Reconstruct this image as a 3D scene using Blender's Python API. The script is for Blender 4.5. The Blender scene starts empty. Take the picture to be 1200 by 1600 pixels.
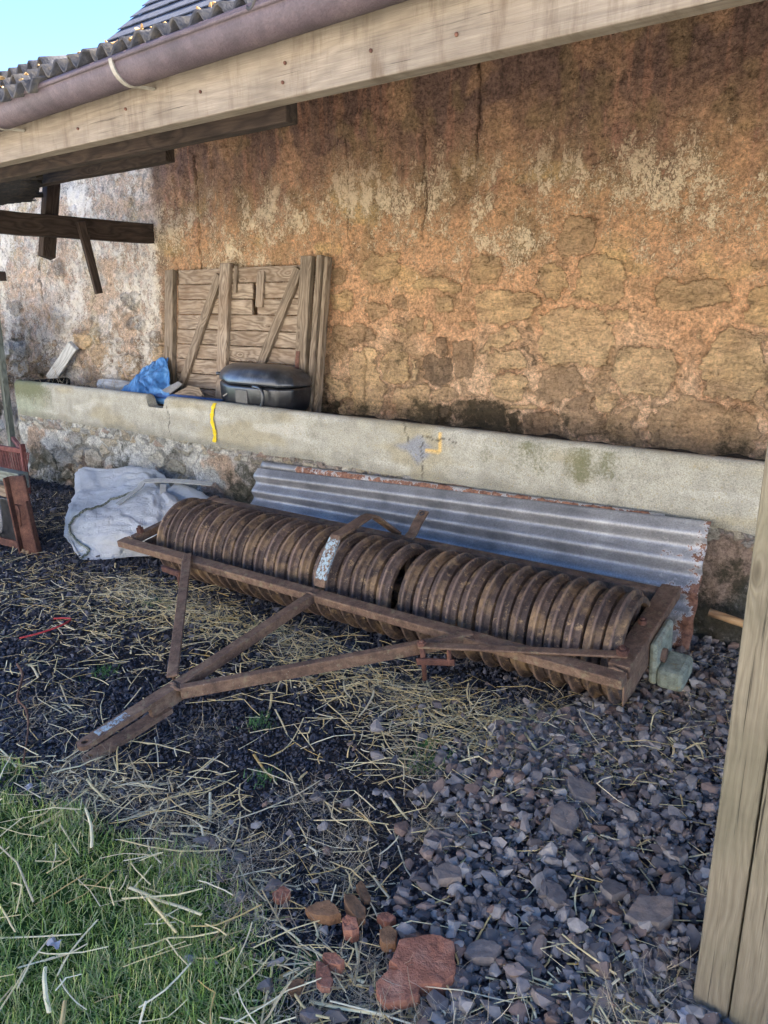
import bpy, bmesh, math, random
import numpy as np
from mathutils import Vector, Matrix, Euler
random.seed(7); RNG = np.random.default_rng(11)
S = bpy.context.scene
COL = S.collection
R_ = math.radians

def lin(r, g, b):
    f = lambda c: (c/255/12.92) if c/255 <= .04045 else ((c/255+.055)/1.055)**2.4
    return (f(r), f(g), f(b), 1.0)

# ------------------------------------------------------------------ numpy noise
def _h(ix, iy, seed):
    h = (ix.astype(np.int64)*374761393 + iy.astype(np.int64)*668265263 + seed*974634511) & 0xffffffff
    h = ((h ^ (h >> 13))*1274126177) & 0xffffffff
    h = ((h ^ (h >> 16))*2246822519) & 0xffffffff
    return ((h ^ (h >> 15)) & 0xffffff)/float(0xffffff)
def vn(x, y, seed=0):
    ix = np.floor(x); iy = np.floor(y); fx = x-ix; fy = y-iy
    u = fx*fx*fx*(fx*(fx*6-15)+10); v = fy*fy*fy*(fy*(fy*6-15)+10)
    def g(a, b):
        t = _h(ix+a, iy+b, seed)*2*np.pi
        return np.cos(t)*(fx-a)+np.sin(t)*(fy-b)
    n = (g(0,0)*(1-u)+g(1,0)*u)*(1-v)+(g(0,1)*(1-u)+g(1,1)*u)*v
    return n*1.4
def fbm(x, y, seed=0, o=4, gain=.5):
    t = 0; a = 1
    for k in range(o):
        t = t+a*vn(x*2**k, y*2**k, seed+k*17); a *= gain
    return t
def voro(x, y, seed=0, jit=.9):
    ix = np.floor(x); iy = np.floor(y)
    f1 = np.full(x.shape, 9.); f2 = np.full(x.shape, 9.); cid = np.zeros(x.shape); cid2 = np.zeros(x.shape)
    for a in (-1,0,1):
        for b in (-1,0,1):
            cx = ix+a; cy = iy+b
            px = cx+.5+(_h(cx,cy,seed)-.5)*jit; py = cy+.5+(_h(cx,cy,seed+91)-.5)*jit
            d = np.hypot(x-px, y-py)
            r = _h(cx,cy,seed+177); r2 = _h(cx,cy,seed+311)
            new = d < f1
            f2 = np.where(new, f1, np.minimum(f2, d))
            cid = np.where(new, r, cid); cid2 = np.where(new, r2, cid2)
            f1 = np.where(new, d, f1)
    return f1, f2, cid, cid2
def sst(a, b, x):
    t = np.clip((x-a)/(b-a), 0, 1); return t*t*(3-2*t)
def mixc(c, d, t):
    return c*(1-t[..., None])+np.array(d[:3])*t[..., None]

# ------------------------------------------------------------------ node helper
class N:
    def __init__(s, name):
        s.m = bpy.data.materials.new(name); s.m.use_nodes = True
        s.t = s.m.node_tree; s.t.nodes.clear()
        s.out = s.n('ShaderNodeOutputMaterial'); s.b = s.n('ShaderNodeBsdfPrincipled')
        s.l(s.b.outputs[0], s.out.inputs[0])
        s.tc = s.n('ShaderNodeTexCoord')
    def n(s, t): return s.t.nodes.new(t)
    def l(s, a, b): s.t.links.new(a, b)
    def setin(s, sock, v):
        if isinstance(v, bpy.types.NodeSocket): s.l(v, sock)
        else: sock.default_value = v
    @property
    def obj(s): return s.tc.outputs['Object']
    def shifted(s, amt=37.):
        oi = s.n('ShaderNodeObjectInfo'); m = s.n('ShaderNodeVectorMath'); m.operation = 'MULTIPLY_ADD'
        cx = s.n('ShaderNodeCombineXYZ')
        for i in range(3): s.l(oi.outputs['Random'], cx.inputs[i])
        s.l(cx.outputs[0], m.inputs[0]); m.inputs[1].default_value = (amt, amt*1.7, amt*.6); s.l(s.obj, m.inputs[2])
        return m.outputs[0]
    def scale(s, v, sc):
        m = s.n('ShaderNodeMapping'); s.l(v, m.inputs[0]); m.inputs['Scale'].default_value = sc; return m.outputs[0]
    def noise(s, scale, detail=4, rough=.6, vec=None, dist=0.):
        k = s.n('ShaderNodeTexNoise'); k.inputs['Scale'].default_value = scale; k.inputs['Detail'].default_value = detail
        k.inputs['Roughness'].default_value = rough; k.inputs['Distortion'].default_value = dist
        s.l(vec or s.obj, k.inputs['Vector']); return k.outputs[0]
    def vor(s, scale, vec=None, feat='F1', out='Distance'):
        k = s.n('ShaderNodeTexVoronoi'); k.inputs['Scale'].default_value = scale; k.feature = feat
        s.l(vec or s.obj, k.inputs['Vector']); return k.outputs[out]
    def wave(s, scale, vec, dist=2., dscale=1., detail=2, direction='Y'):
        k = s.n('ShaderNodeTexWave'); k.bands_direction = direction; k.inputs['Scale'].default_value = scale
        k.inputs['Distortion'].default_value = dist; k.inputs['Detail'].default_value = detail; k.inputs['Detail Scale'].default_value = dscale
        s.l(vec, k.inputs['Vector']); return k.outputs[1]
    def ramp(s, fac, stops, interp='LINEAR'):
        k = s.n('ShaderNodeValToRGB'); k.color_ramp.interpolation = interp
        el = k.color_ramp.elements
        while len(el) < len(stops): el.new(.5)
        for e, (p, c) in zip(el, stops):
            e.position = p
            e.color = c if isinstance(c, tuple) else (c, c, c, 1)
        s.l(fac, k.inputs[0]); return k.outputs[0]
    def mix(s, fac, a, b, mode='MIX'):
        k = s.n('ShaderNodeMix'); k.data_type = 'RGBA'; k.blend_type = mode
        s.setin(k.inputs[0], fac); s.setin(k.inputs[6], a); s.setin(k.inputs[7], b); return k.outputs[2]
    def math(s, op, a, b=0., c=0.):
        k = s.n('ShaderNodeMath'); k.operation = op
        for i, v in enumerate((a, b, c)): s.setin(k.inputs[i], v)
        return k.outputs[0]
    def attr(s, name, out='Fac'):
        k = s.n('ShaderNodeAttribute'); k.attribute_name = name; return k.outputs[out]
    def island(s): return s.n('ShaderNodeNewGeometry').outputs['Random Per Island']
    def sep(s, v):
        k = s.n('ShaderNodeSeparateXYZ'); s.l(v, k.inputs[0]); return k.outputs
    def bump(s, h, strength=.5, dist=.01, prev=None):
        k = s.n('ShaderNodeBump'); k.inputs['Strength'].default_value = strength; k.inputs['Distance'].default_value = dist
        s.l(h, k.inputs['Height'])
        if prev is not None: s.l(prev, k.inputs['Normal'])
        return k.outputs[0]
    def done(s, col, rough=.8, normal=None, metal=0., spec=None):
        s.setin(s.b.inputs['Base Color'], col); s.setin(s.b.inputs['Roughness'], rough); s.setin(s.b.inputs['Metallic'], metal)
        if spec is not None: s.b.inputs['Specular IOR Level'].default_value = spec
        if normal is not None: s.l(normal, s.b.inputs['Normal'])
        return s.m

# ------------------------------------------------------------------ materials
def m_wall(name, dark=lin(62,58,42), flakecol=lin(226,200,146)):
    n = N(name); c = n.attr('col', 'Color'); fl = n.attr('flake'); mo = n.attr('mould'); st = n.attr('stone')
    fine = n.noise(60, 6, .72); mid = n.noise(15, 6, .7); micro = n.noise(210, 3, .75)
    c = n.mix(1., c, n.ramp(fine, [(.28, .45), (.5, 1.), (.72, 1.45)]), 'MULTIPLY')
    c = n.mix(1., c, n.ramp(mid, [(.3, .58), (.5, 1.), (.7, 1.3)]), 'MULTIPLY')
    c = n.mix(.8, c, n.ramp(micro, [(.3, .7), (.5, 1.), (.7, 1.25)]), 'MULTIPLY')
    # bare stones: bedded sandstone, still half smeared with mortar at their edges
    bed = n.noise(7, 6, .7, n.scale(n.obj, (1., 1., 3.4)), .8)
    sc = n.mix(1., n.attr('scol', 'Color'), n.ramp(bed, [(.3, .45), (.5, 1.), (.7, 1.4)]), 'MULTIPLY')
    sc = n.mix(1., sc, n.ramp(fine, [(.28, .55), (.5, 1.), (.72, 1.35)]), 'MULTIPLY')
    cz = n.ramp(n.math('ABSOLUTE', n.math('SUBTRACT', n.noise(6.5, 5, .65, n.scale(n.obj, (1., 1., 1.6)), .5), .5)), [(.0, .25), (.012, 1.)])
    c = n.mix(n.ramp(n.noise(2.2, 3), [(.45, 0.), (.6, .85)]), c, n.mix(1., c, cz, 'MULTIPLY'))
    smk = n.math('MULTIPLY', n.math('SUBTRACT', n.math('ADD', st, n.math('MULTIPLY', n.math('SUBTRACT', n.noise(15, 7, .8), .5), 2.3)), .46), 4.); smk.node.use_clamp = True
    c = n.mix(n.math('MULTIPLY', smk, .72), c, sc)
    # flaking lime: small worm-like islands where the wall still carries old whitewash
    v = n.scale(n.obj, (1., 1., .7)); f = n.math('ADD', n.math('MULTIPLY', n.noise(52, 5, .72, v, 1.6), .62), n.math('MULTIPLY', n.noise(11, 5, .65, v, .4), .38))
    t = n.math('SUBTRACT', .70, n.math('MULTIPLY', fl, .30))
    fm = n.math('MULTIPLY', n.math('SUBTRACT', f, t), 30.); fm.node.use_clamp = True
    c = n.mix(n.math('MULTIPLY', fm, .9), c, n.mix(1., n.attr('flakecol', 'Color'), n.ramp(micro, [(.3, .75), (.6, 1.12)]), 'MULTIPLY'))
    # mould: dark algae patches, broken up by noise
    mf = n.math('MULTIPLY', n.math('SUBTRACT', n.math('ADD', mo, n.math('MULTIPLY', n.math('SUBTRACT', n.noise(19, 7, .78), .5), 2.2)), .5), 2.6); mf.node.use_clamp = True
    c = n.mix(n.math('MULTIPLY', mf, .8), c, dark)
    pits = n.ramp(n.vor(70, n.obj), [(.10, .25), (.24, 1.)])
    c = n.mix(n.ramp(n.noise(8, 3), [(.46, 0.), (.6, .7)]), c, n.mix(1., c, pits, 'MULTIPLY'))
    h = n.math('ADD', n.math('MULTIPLY', fm, .5), n.math('ADD', n.math('MULTIPLY', fine, 1.2), n.math('ADD', n.math('MULTIPLY', micro, .5), n.math('MULTIPLY', n.math('MULTIPLY', bed, smk), 2.2))))
    h = n.math('ADD', h, n.math('MULTIPLY', mid, 1.6))
    return n.done(c, .92, n.bump(h, 1., .016), spec=.2)

def m_concrete(name):
    n = N(name); c = n.attr('col', 'Color'); st = n.attr('mould')
    a = n.noise(9, 5, .6); g = n.noise(160, 3, .8); sp = n.noise(90, 2, .5)
    c = n.mix(1., c, n.ramp(a, [(.3, .78), (.5, 1.), (.7, 1.15)]), 'MULTIPLY')
    c = n.mix(1., c, n.ramp(g, [(.3, .5), (.5, 1.), (.72, 1.4)]), 'MULTIPLY')
    c = n.mix(n.ramp(sp, [(.62, 0.), (.7, .55)]), c, lin(150, 135, 95))
    mf = n.math('MULTIPLY', n.math('SUBTRACT', n.math('ADD', st, n.math('MULTIPLY', n.math('SUBTRACT', n.noise(60, 5, .75), .5), 1.6)), .5), 2.6); mf.node.use_clamp = True
    c = n.mix(n.math('MULTIPLY', mf, .72), c, lin(92, 92, 58))
    return n.done(c, .9, n.bump(n.math('ADD', g, n.math('MULTIPLY', a, .6)), .55, .006), spec=.25)

def m_wood(name, c0, c1, c2, green=None, rough=.85, knots=True, grain=1., bs=.6, rmix=.62, stain=None):
    """grain runs along local X; c0 dark latewood, c1 body, c2 weathered highlight"""
    n = N(name); v = n.shifted()
    warp = n.noise(2.2, 3, .5, n.scale(v, (1., 4., 4.)))
    k = n.vor(3.2, n.scale(v, (1., 3.3, 3.3))) if knots else None
    fine = n.noise(6, 5, .7, n.scale(v, (1.2, 34*grain, 34*grain)))
    xyz = n.sep(v)
    rr = n.math('ADD', n.math('MULTIPLY', xyz[1], 34.*grain), n.math('MULTIPLY', xyz[2], 21.*grain))
    rr = n.math('ADD', rr, n.math('MULTIPLY', warp, 7.))
    if knots:
        rr = n.math('ADD', rr, n.math('MULTIPLY', n.ramp(k, [(0., 1.), (.16, .35), (.4, 0.)]), 3.4))
    ring = n.math('PINGPONG', rr, .5)
    ring = n.ramp(ring, [(.05, 0.), (.25, .55), (.5, 1.)])
    c = n.mix(n.ramp(fine, [(.3, 0.), (.7, 1.)]), c1, c2)
    c = n.mix(n.math('MULTIPLY', n.math('SUBTRACT', 1., ring), rmix), c, c0)
    if knots: c = n.mix(n.ramp(k, [(.02, .85), (.075, .5), (.1, 0.)]), c, c0)
    blot = n.noise(5, 4, .6, v)
    c = n.mix(1., c, n.ramp(blot, [(.3, .74), (.5, 1.), (.7, 1.12)]), 'MULTIPLY')
    if green: c = n.mix(n.ramp(n.noise(3.2, 4, .6, v), [(.45, 0.), (.7, .6)]), c, green)
    if stain: c = n.mix(n.ramp(n.noise(1, 6, .72, n.scale(v, (17, 3, 3.2))), [(.5, 0.), (.7, .8)]), c, stain)
    crack = n.ramp(n.noise(3, 4, .65, n.scale(v, (.8, 60, 60))), [(.3, 0.), (.36, 1.)])
    c = n.mix(.75, c, n.mix(1., c, crack, 'MULTIPLY'))
    h = n.math('ADD', n.math('MULTIPLY', ring, .5), n.math('ADD', fine, n.math('MULTIPLY', crack, 1.2)))
    return n.done(c, rough, n.bump(h, bs, .004), spec=.25)

def m_rust(name, a, b, c_, pale=None, paint=None, edge=None, sc=1., rough=.8, wear=None):
    n = N(name); v = n.shifted(11.)
    x = n.noise(9*sc, 6, .68, v); y = n.noise(40*sc, 5, .7, v); z = n.noise(150*sc, 3, .75, v)
    c = n.ramp(x, [(.3, a), (.52, b), (.72, c_)])
    c = n.mix(1., c, n.ramp(y, [(.28, .55), (.5, 1.), (.75, 1.4)]), 'MULTIPLY')
    c = n.mix(.7, c, n.ramp(z, [(.3, .7), (.5, 1.), (.7, 1.25)]), 'MULTIPLY')
    if pale: c = n.mix(n.ramp(n.noise(26*sc, 6, .75, v), [(.56, 0.), (.66, .8)]), c, pale)
    if edge: c = n.mix(n.ramp(n.noise(120, 4, .8, v), [(.64, 0.), (.7, .75)]), c, edge)
    if wear:
        wmk = n.math('MULTIPLY', n.attr('wear'), n.ramp(n.noise(16, 5, .7, v), [(.35, .15), (.6, .9)])); c = n.mix(wmk, c, wear)
        oi = n.n('ShaderNodeObjectInfo'); c = n.mix(1., c, n.ramp(oi.outputs['Random'], [(0., .78), (1., 1.22)]), 'MULTIPLY')
        dirt = n.ramp(n.noise(7, 5, .7, v), [(.5, 0.), (.66, .75)]); c = n.mix(dirt, c, lin(150, 122, 88))
    if paint:
        pm = n.math('MULTIPLY', n.math('SUBTRACT', n.math('ADD', n.attr('paint'), n.math('MULTIPLY', n.math('SUBTRACT', n.noise(70, 5, .75, v), .5), 1.5)), .55), 8.); pm.node.use_clamp = True
        c = n.mix(pm, c, n.mix(n.noise(30, 3), paint, lin(146, 168, 176)))
    return n.done(c, rough, n.bump(n.math('ADD', y, n.math('MULTIPLY', z, .6)), .6, .004), metal=.0, spec=.35)

def m_galv(name):
    n = N(name); x = n.noise(3.5, 5, .65); sp = n.noise(110, 4, .75); st = n.noise(10, 5, .7, n.scale(n.obj, (.25, 1, 2.)))
    c = n.ramp(x, [(.3, lin(112,112,112)), (.55, lin(152,150,148)), (.75, lin(180,178,174))])
    c = n.mix(1., c, n.ramp(sp, [(.3, .72), (.5, 1.), (.72, 1.25)]), 'MULTIPLY')
    c = n.mix(n.ramp(st, [(.55, 0.), (.75, .45)]), c, lin(92, 88, 84))
    r = n.math('MULTIPLY', n.math('SUBTRACT', n.math('ADD', n.attr('rust'), n.math('MULTIPLY', n.math('SUBTRACT', n.noise(13, 6, .75), .5), 2.1)), .52), 7.); r.node.use_clamp = True
    rc = n.mix(n.ramp(n.noise(50, 4), [(.35, 0.), (.65, 1.)]), lin(88, 58, 46), lin(146, 104, 80))
    pe = n.math('MULTIPLY', n.math('SUBTRACT', .5, n.math('ABSOLUTE', n.math('SUBTRACT', r, .5))), 1.4)
    c = n.mix(r, c, rc); c = n.mix(pe, c, lin(205, 205, 200))
    c = n.mix(n.ramp(n.noise(34, 5, .8), [(.68, 0.), (.72, .8)]), c, lin(206, 208, 206))
    return n.done(c, n.math('ADD', .42, n.math('MULTIPLY', r, .45)), n.bump(sp, .25, .003), metal=n.math('MULTIPLY', n.math('SUBTRACT', 1., r), .34), spec=.5)

def m_simple(name, cols, sc=8., rough=.8, bump=.3, bsc=60., bd=.004, metal=0., spec=.3, vecscale=(1,1,1), shift=True):
    n = N(name); v = n.shifted(9.) if shift else n.obj; v = n.scale(v, vecscale)
    x = n.noise(sc, 6, .68, v); y = n.noise(bsc, 4, .7, v)
    c = n.ramp(x, [(.3+.4*i/(max(1, len(cols)-1)), k) for i, k in enumerate(cols)])
    c = n.mix(.8, c, n.ramp(y, [(.3, .75), (.5, 1.), (.7, 1.2)]), 'MULTIPLY')
    return n.done(c, rough, n.bump(y, bump, bd), metal=metal, spec=spec)

def m_scatter(name, cols, rough=.75, sc=40., tex=.6, spec=.3, bump=.4, trans=None):
    """each loose piece (mesh island) takes its own tone"""
    n = N(name); i = n.island()
    c = n.ramp(i, [(k/(max(1, len(cols)-1)), x) for k, x in enumerate(cols)])
    y = n.noise(sc, 5, .7); c = n.mix(tex, c, n.ramp(y, [(.3, .6), (.5, 1.), (.72, 1.35)]), 'MULTIPLY')
    return n.done(c, rough, n.bump(n.noise(sc*3, 4, .7), bump, .003), spec=spec)

def m_ground():
    n = N('soil_and_gravel_ground'); g = n.attr('green'); sl = n.attr('slate')
    x = n.noise(14, 6, .7); y = n.noise(120, 5, .75); v = n.vor(95, None)
    c = n.ramp(x, [(.3, lin(40,37,36)), (.5, lin(58,53,50)), (.7, lin(82,73,66))])
    c = n.mix(sl, c, lin(92, 80, 78))
    c = n.mix(1., c, n.ramp(v, [(.05, .55), (.5, 1.2)]), 'MULTIPLY')
    gc = n.ramp(n.noise(22, 5, .7), [(.3, lin(42,58,24)), (.6, lin(74,98,40)), (.8, lin(110,118,66))])
    c = n.mix(g, c, gc)
    c = n.mix(n.attr('pale'), c, n.ramp(n.noise(3, 6, .7), [(.3, lin(178,176,172)), (.7, lin(204,202,198))]))
    c = n.mix(1., c, n.ramp(y, [(.3, .6), (.5, 1.), (.7, 1.35)]), 'MULTIPLY')
    return n.done(c, .95, n.bump(n.math('ADD', n.math('MULTIPLY', v, -1.), y), .9, .012), spec=.15)

def m_bag(name):
    n = N(name); xyz = n.obj
    x = n.noise(7, 5, .65); w = n.noise(3, 4, .6)
    c = n.ramp(x, [(.3, lin(222,222,216)), (.55, lin(240,240,236)), (.75, lin(248,248,244))])
    c = n.mix(n.ramp(w, [(.52, 0.), (.74, .4)]), c, lin(190, 178, 156))
    wv = n.math('ADD', n.wave(130, n.scale(xyz, (1, 1, 1)), 1., 1., 1, 'X'), n.wave(130, xyz, 1., 1., 1, 'Z'))
    cr = n.noise(12, 6, .7, xyz, 1.2)
    cr2 = n.math('ABSOLUTE', n.math('SUBTRACT', n.noise(30, 4, .6, xyz, .8), .5))
    nm = n.bump(n.math('ADD', n.math('MULTIPLY', wv, .05), n.math('ADD', n.math('MULTIPLY', n.math('ABSOLUTE', n.math('SUBTRACT', cr, .5)), 1.3), n.math('MULTIPLY', cr2, .5))), 1., .035)
    n.b.inputs['Subsurface Weight'].default_value = 0.
    return n.done(c, .55, nm, spec=.35)

M = dict(
 wall=m_wall('lime_plastered_rubble_stone'), base=m_wall('mossy_rubble_base', lin(54,56,38), lin(206,204,192)), conc=m_concrete('lichened_concrete'),
 post=m_wood('treated_softwood_post', lin(88,78,62), lin(120,108,88), lin(142,132,110), green=lin(102,98,76), bs=.8, grain=2.4, rmix=.36),
 fascia=m_wood('weathered_fascia_board', lin(90,80,70), lin(120,108,95), lin(144,132,116), green=lin(106,92,76), grain=1.4, bs=.5, knots=False, rmix=.3, stain=lin(92, 78, 64)),
 beam=m_wood('dark_old_roof_timber', lin(30,24,22), lin(58,46,40), lin(80,66,56)),
 plank=m_wood('grey_weathered_plank', lin(86,66,50), lin(150,130,108), lin(186,170,150), green=lin(120,96,74), bs=.8),
 stile=m_wood('brown_grey_timber', lin(80,66,52), lin(128,110,90), lin(158,142,122), bs=.8),
 palewood=m_wood('bleached_timber', lin(140,136,128), lin(184,182,176), lin(206,206,202), knots=False),
 handle=m_wood('varnished_ash_handle', lin(150,96,52), lin(206,156,100), lin(226,186,136), knots=False, rough=.45),
 ring=m_rust('rusty_cast_iron', lin(54,44,40), lin(78,64,57), lin(102,84,71), pale=lin(170,142,104), edge=lin(186,172,146), sc=1.3, rough=.68, wear=lin(126, 104, 90)),
 frame=m_rust('rusty_frame_steel', lin(82,62,50), lin(112,88,70), lin(136,112,88), pale=lin(132,120,92), edge=lin(182,176,158), paint=lin(166,180,180)),
 rustred=m_rust('red_brown_rust', lin(64,42,36), lin(94,62,50), lin(118,82,64), edge=lin(170,140,120)),
 bluegreen=m_rust('flaking_blue_green_paint', lin(98,104,92), lin(126,132,116), lin(142,146,130), pale=lin(128,112,72), edge=lin(110,84,60)),
 galv=m_galv('galvanised_corrugated_iron'),
 gutter=m_simple('faded_plum_gutter_paint', [lin(60,50,54), lin(78,66,70), lin(96,82,84)], 9, .6, .7, 150, .003, spec=.35),
 bracket=m_simple('off_white_bracket_paint', [lin(120,112,98), lin(166,160,148)], 14, .6),
 cement=m_simple('lichened_cement_sheet', [lin(42,42,46), lin(62,61,64), lin(92,84,72)], 16, .9, .6, 70, .006),
 lichen=m_scatter('orange_lichen_crust', [lin(150,112,66), lin(168,136,92), lin(128,104,70)], .95, 60),
 slate=m_simple('blue_grey_slate', [lin(38,40,50), lin(56,58,68), lin(78,80,88)], 12, .7, .7, 40, .01, vecscale=(4,1,1)),
 tarp=m_simple('blue_tarpaulin', [lin(40,82,128), lin(66,114,162), lin(104,146,184)], 9, .5, .4, 30, .01),
 bluepipe=m_simple('blue_plastic', [lin(40,66,112), lin(66,96,150)], 8, .4),
 black=m_simple('scuffed_black_plastic', [lin(20,20,22), lin(32,32,35), lin(58,58,60)], 14, .34, .1, 120, .001, spec=.6),
 blackside=m_simple('dusty_black_plastic_lid', [lin(34,35,38), lin(52,54,58), lin(88,90,92)], 10, .3, .08, 120, .001, spec=.6),
 greyscrap=m_simple('grey_plastic_scrap', [lin(96,92,88), lin(128,124,118)], 10, .6),
 bag=m_bag('woven_white_polypropylene'), strap=m_simple('grey_white_webbing', [lin(150,148,138), lin(190,188,178)], 40, .8, .5, 200),
 rope=m_simple('grey_green_cord', [lin(92,98,84), lin(140,142,124)], 60, .9),
 whitesheet=m_simple('white_painted_sheet', [lin(186,194,204), lin(214,220,226)], 6, .45, .1),
 greywood=m_wood('mossy_grey_timber', lin(70,76,66), lin(112,116,104), lin(140,142,130)),
 mesh_red=m_rust('red_oxide_mesh', lin(80,44,40), lin(118,70,62), lin(140,92,80)),
 paint=m_simple('yellow_marker_paint', [lin(196,166,20), lin(232,204,36)], 30, .7, .4, 150),
 fill=m_simple('dark_trough_debris', [lin(40,34,28), lin(70,60,48), lin(104,92,70)], 20, .95, .9, 60, .02),
 ground=m_ground(),
 clinker=m_scatter('black_clinker', [lin(46,46,51), lin(62,62,68), lin(84,83,88), lin(52,51,55), lin(108,104,106)], .7, 90, .6),
 slatestone=m_scatter('purple_slate_chippings', [lin(96,89,85), lin(122,114,108), lin(110,93,83), lin(150,141,132), lin(132,106,90), lin(88,84,81), lin(108,101,96), lin(162,152,140), lin(124,116,111), lin(76,71,68)], .62, 55, .55),
 brick=m_simple('broken_red_sandstone', [lin(118,76,58), lin(156,102,78), lin(178,130,104)], 16, .9, 1., 55, .008),
 brickdull=m_simple('dirty_brown_sandstone', [lin(92,68,48), lin(134,98,68), lin(158,118,84)], 12, .9, .7, 70, .006),
 bigslate=m_simple('large_purple_slate', [lin(98,91,87), lin(122,112,104), lin(144,124,106)], 14, .65, .6, 60, .005),
 straw=m_scatter('yellow_straw', [lin(196,160,92), lin(236,206,140), lin(246,226,172), lin(222,194,132), lin(246,230,186), lin(180,150,98)], .55, 30, .4),
 hay=m_scatter('bleached_dead_grass', [lin(136,118,92), lin(172,154,124), lin(198,182,152), lin(152,132,100)], .8, 30, .3),
 grass=m_scatter('short_green_grass', [lin(92,112,44), lin(122,146,60), lin(152,174,84), lin(172,180,106), lin(200,186,130), lin(110,134,56)], .6, 30, .3),
 weed=m_scatter('fine_green_weed', [lin(62,98,44), lin(90,128,66), lin(120,148,92)], .7, 30, .3),
 leaf=m_simple('dead_leaf_brown', [lin(120,92,62), lin(160,134,102)], 20, .8),
 leafgrey=m_simple('dead_leaf_grey', [lin(150,146,146), lin(186,180,176)], 20, .8),
 twine=m_simple('red_plastic_twine', [lin(150,44,44), lin(186,70,66)], 20, .6),
 twig=m_simple('brown_bark', [lin(84,58,44), lin(124,92,70)], 30, .9),
)

# ------------------------------------------------------------------ mesh helpers
PM = {}
def wm(o): return PM.get(o.name, Matrix.Identity(4))
def tag(o, label=None, cat=None, group=None, kind=None):
    if label: o['label'] = label
    if cat: o['category'] = cat
    if group: o['group'] = group
    if kind: o['kind'] = kind
    return o
def empty(name, loc, rz=0., **k):
    o = bpy.data.objects.new(name, None); COL.objects.link(o); o.empty_display_size = .1
    o.location = loc; o.rotation_euler = (0, 0, rz)
    PM[o.name] = Matrix.Translation(loc) @ Matrix.Rotation(rz, 4, 'Z')
    return tag(o, **k)
def place(o, parent, Mw):
    if parent is not None:
        o.parent = parent; o.matrix_basis = wm(parent).inverted() @ Mw
    else: o.matrix_basis = Mw
    PM[o.name] = Mw.copy()
def mesh_np(name, V, F, mat, smooth=False, attrs=None):
    V = np.asarray(V, np.float32); F = np.asarray(F, np.int32)
    me = bpy.data.meshes.new(name); k = F.shape[1]
    me.vertices.add(len(V)); me.vertices.foreach_set('co', V.ravel())
    me.loops.add(F.size); me.loops.foreach_set('vertex_index', F.ravel())
    me.polygons.add(len(F)); me.polygons.foreach_set('loop_start', np.arange(0, F.size, k, dtype=np.int32))
    me.polygons.foreach_set('use_smooth', np.full(len(F), smooth))
    me.update(calc_edges=True); me.validate()
    for nm, a in (attrs or {}).items():
        a = np.asarray(a, np.float32)
        if a.ndim == 1: me.attributes.new(nm, 'FLOAT', 'POINT').data.foreach_set('value', a)
        else:
            rgba = np.ones((len(a), 4), np.float32); rgba[:, :3] = a[:, :3]
            me.attributes.new(nm, 'FLOAT_COLOR', 'POINT').data.foreach_set('color', rgba.ravel())
    me.materials.append(mat); return me
def link(name, me, parent=None, Mw=None):
    o = bpy.data.objects.new(name, me); COL.objects.link(o); place(o, parent, Mw or Matrix.Identity(4)); return o
def mob(name, V, F, mat, parent=None, smooth=False, origin=None, attrs=None):
    V = np.asarray(V, float)
    Mw = Matrix.Identity(4)
    if origin is not None: V = V-np.array(origin); Mw = Matrix.Translation(origin)
    return link(name, mesh_np(name, V, F, mat, smooth, attrs), parent, Mw)
def bm_obj(name, bm, mat, parent=None, Mw=None, smooth=False):
    me = bpy.data.meshes.new(name); bmesh.ops.recalc_face_normals(bm, faces=bm.faces[:]); bm.to_mesh(me); bm.free()
    me.materials.append(mat)
    if smooth:
        for p in me.polygons: p.use_smooth = True
    return link(name, me, parent, Mw)
def bevel(o, w=.003, seg=2):
    m = o.modifiers.new('bevel', 'BEVEL'); m.width = w; m.segments = seg; m.limit_method = 'ANGLE'; m.angle_limit = R_(40); return o
def solid(o, t, off=0.):
    m = o.modifiers.new('solid', 'SOLIDIFY'); m.thickness = t; m.offset = off; return o
def subsurf(o, n=1):
    m = o.modifiers.new('subd', 'SUBSURF'); m.levels = n; m.render_levels = n; return o
def frame_mat(p0, p1, up=(0, 0, 1)):
    p0, p1 = Vector(p0), Vector(p1); x = (p1-p0).normalized(); up = Vector(up)
    y = up.cross(x)
    if y.length < 1e-4: y = Vector((0, 1, 0)).cross(x)
    y.normalize(); z = x.cross(y)
    m = Matrix((x, y, z)).transposed().to_4x4(); m.translation = p0; return m
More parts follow.
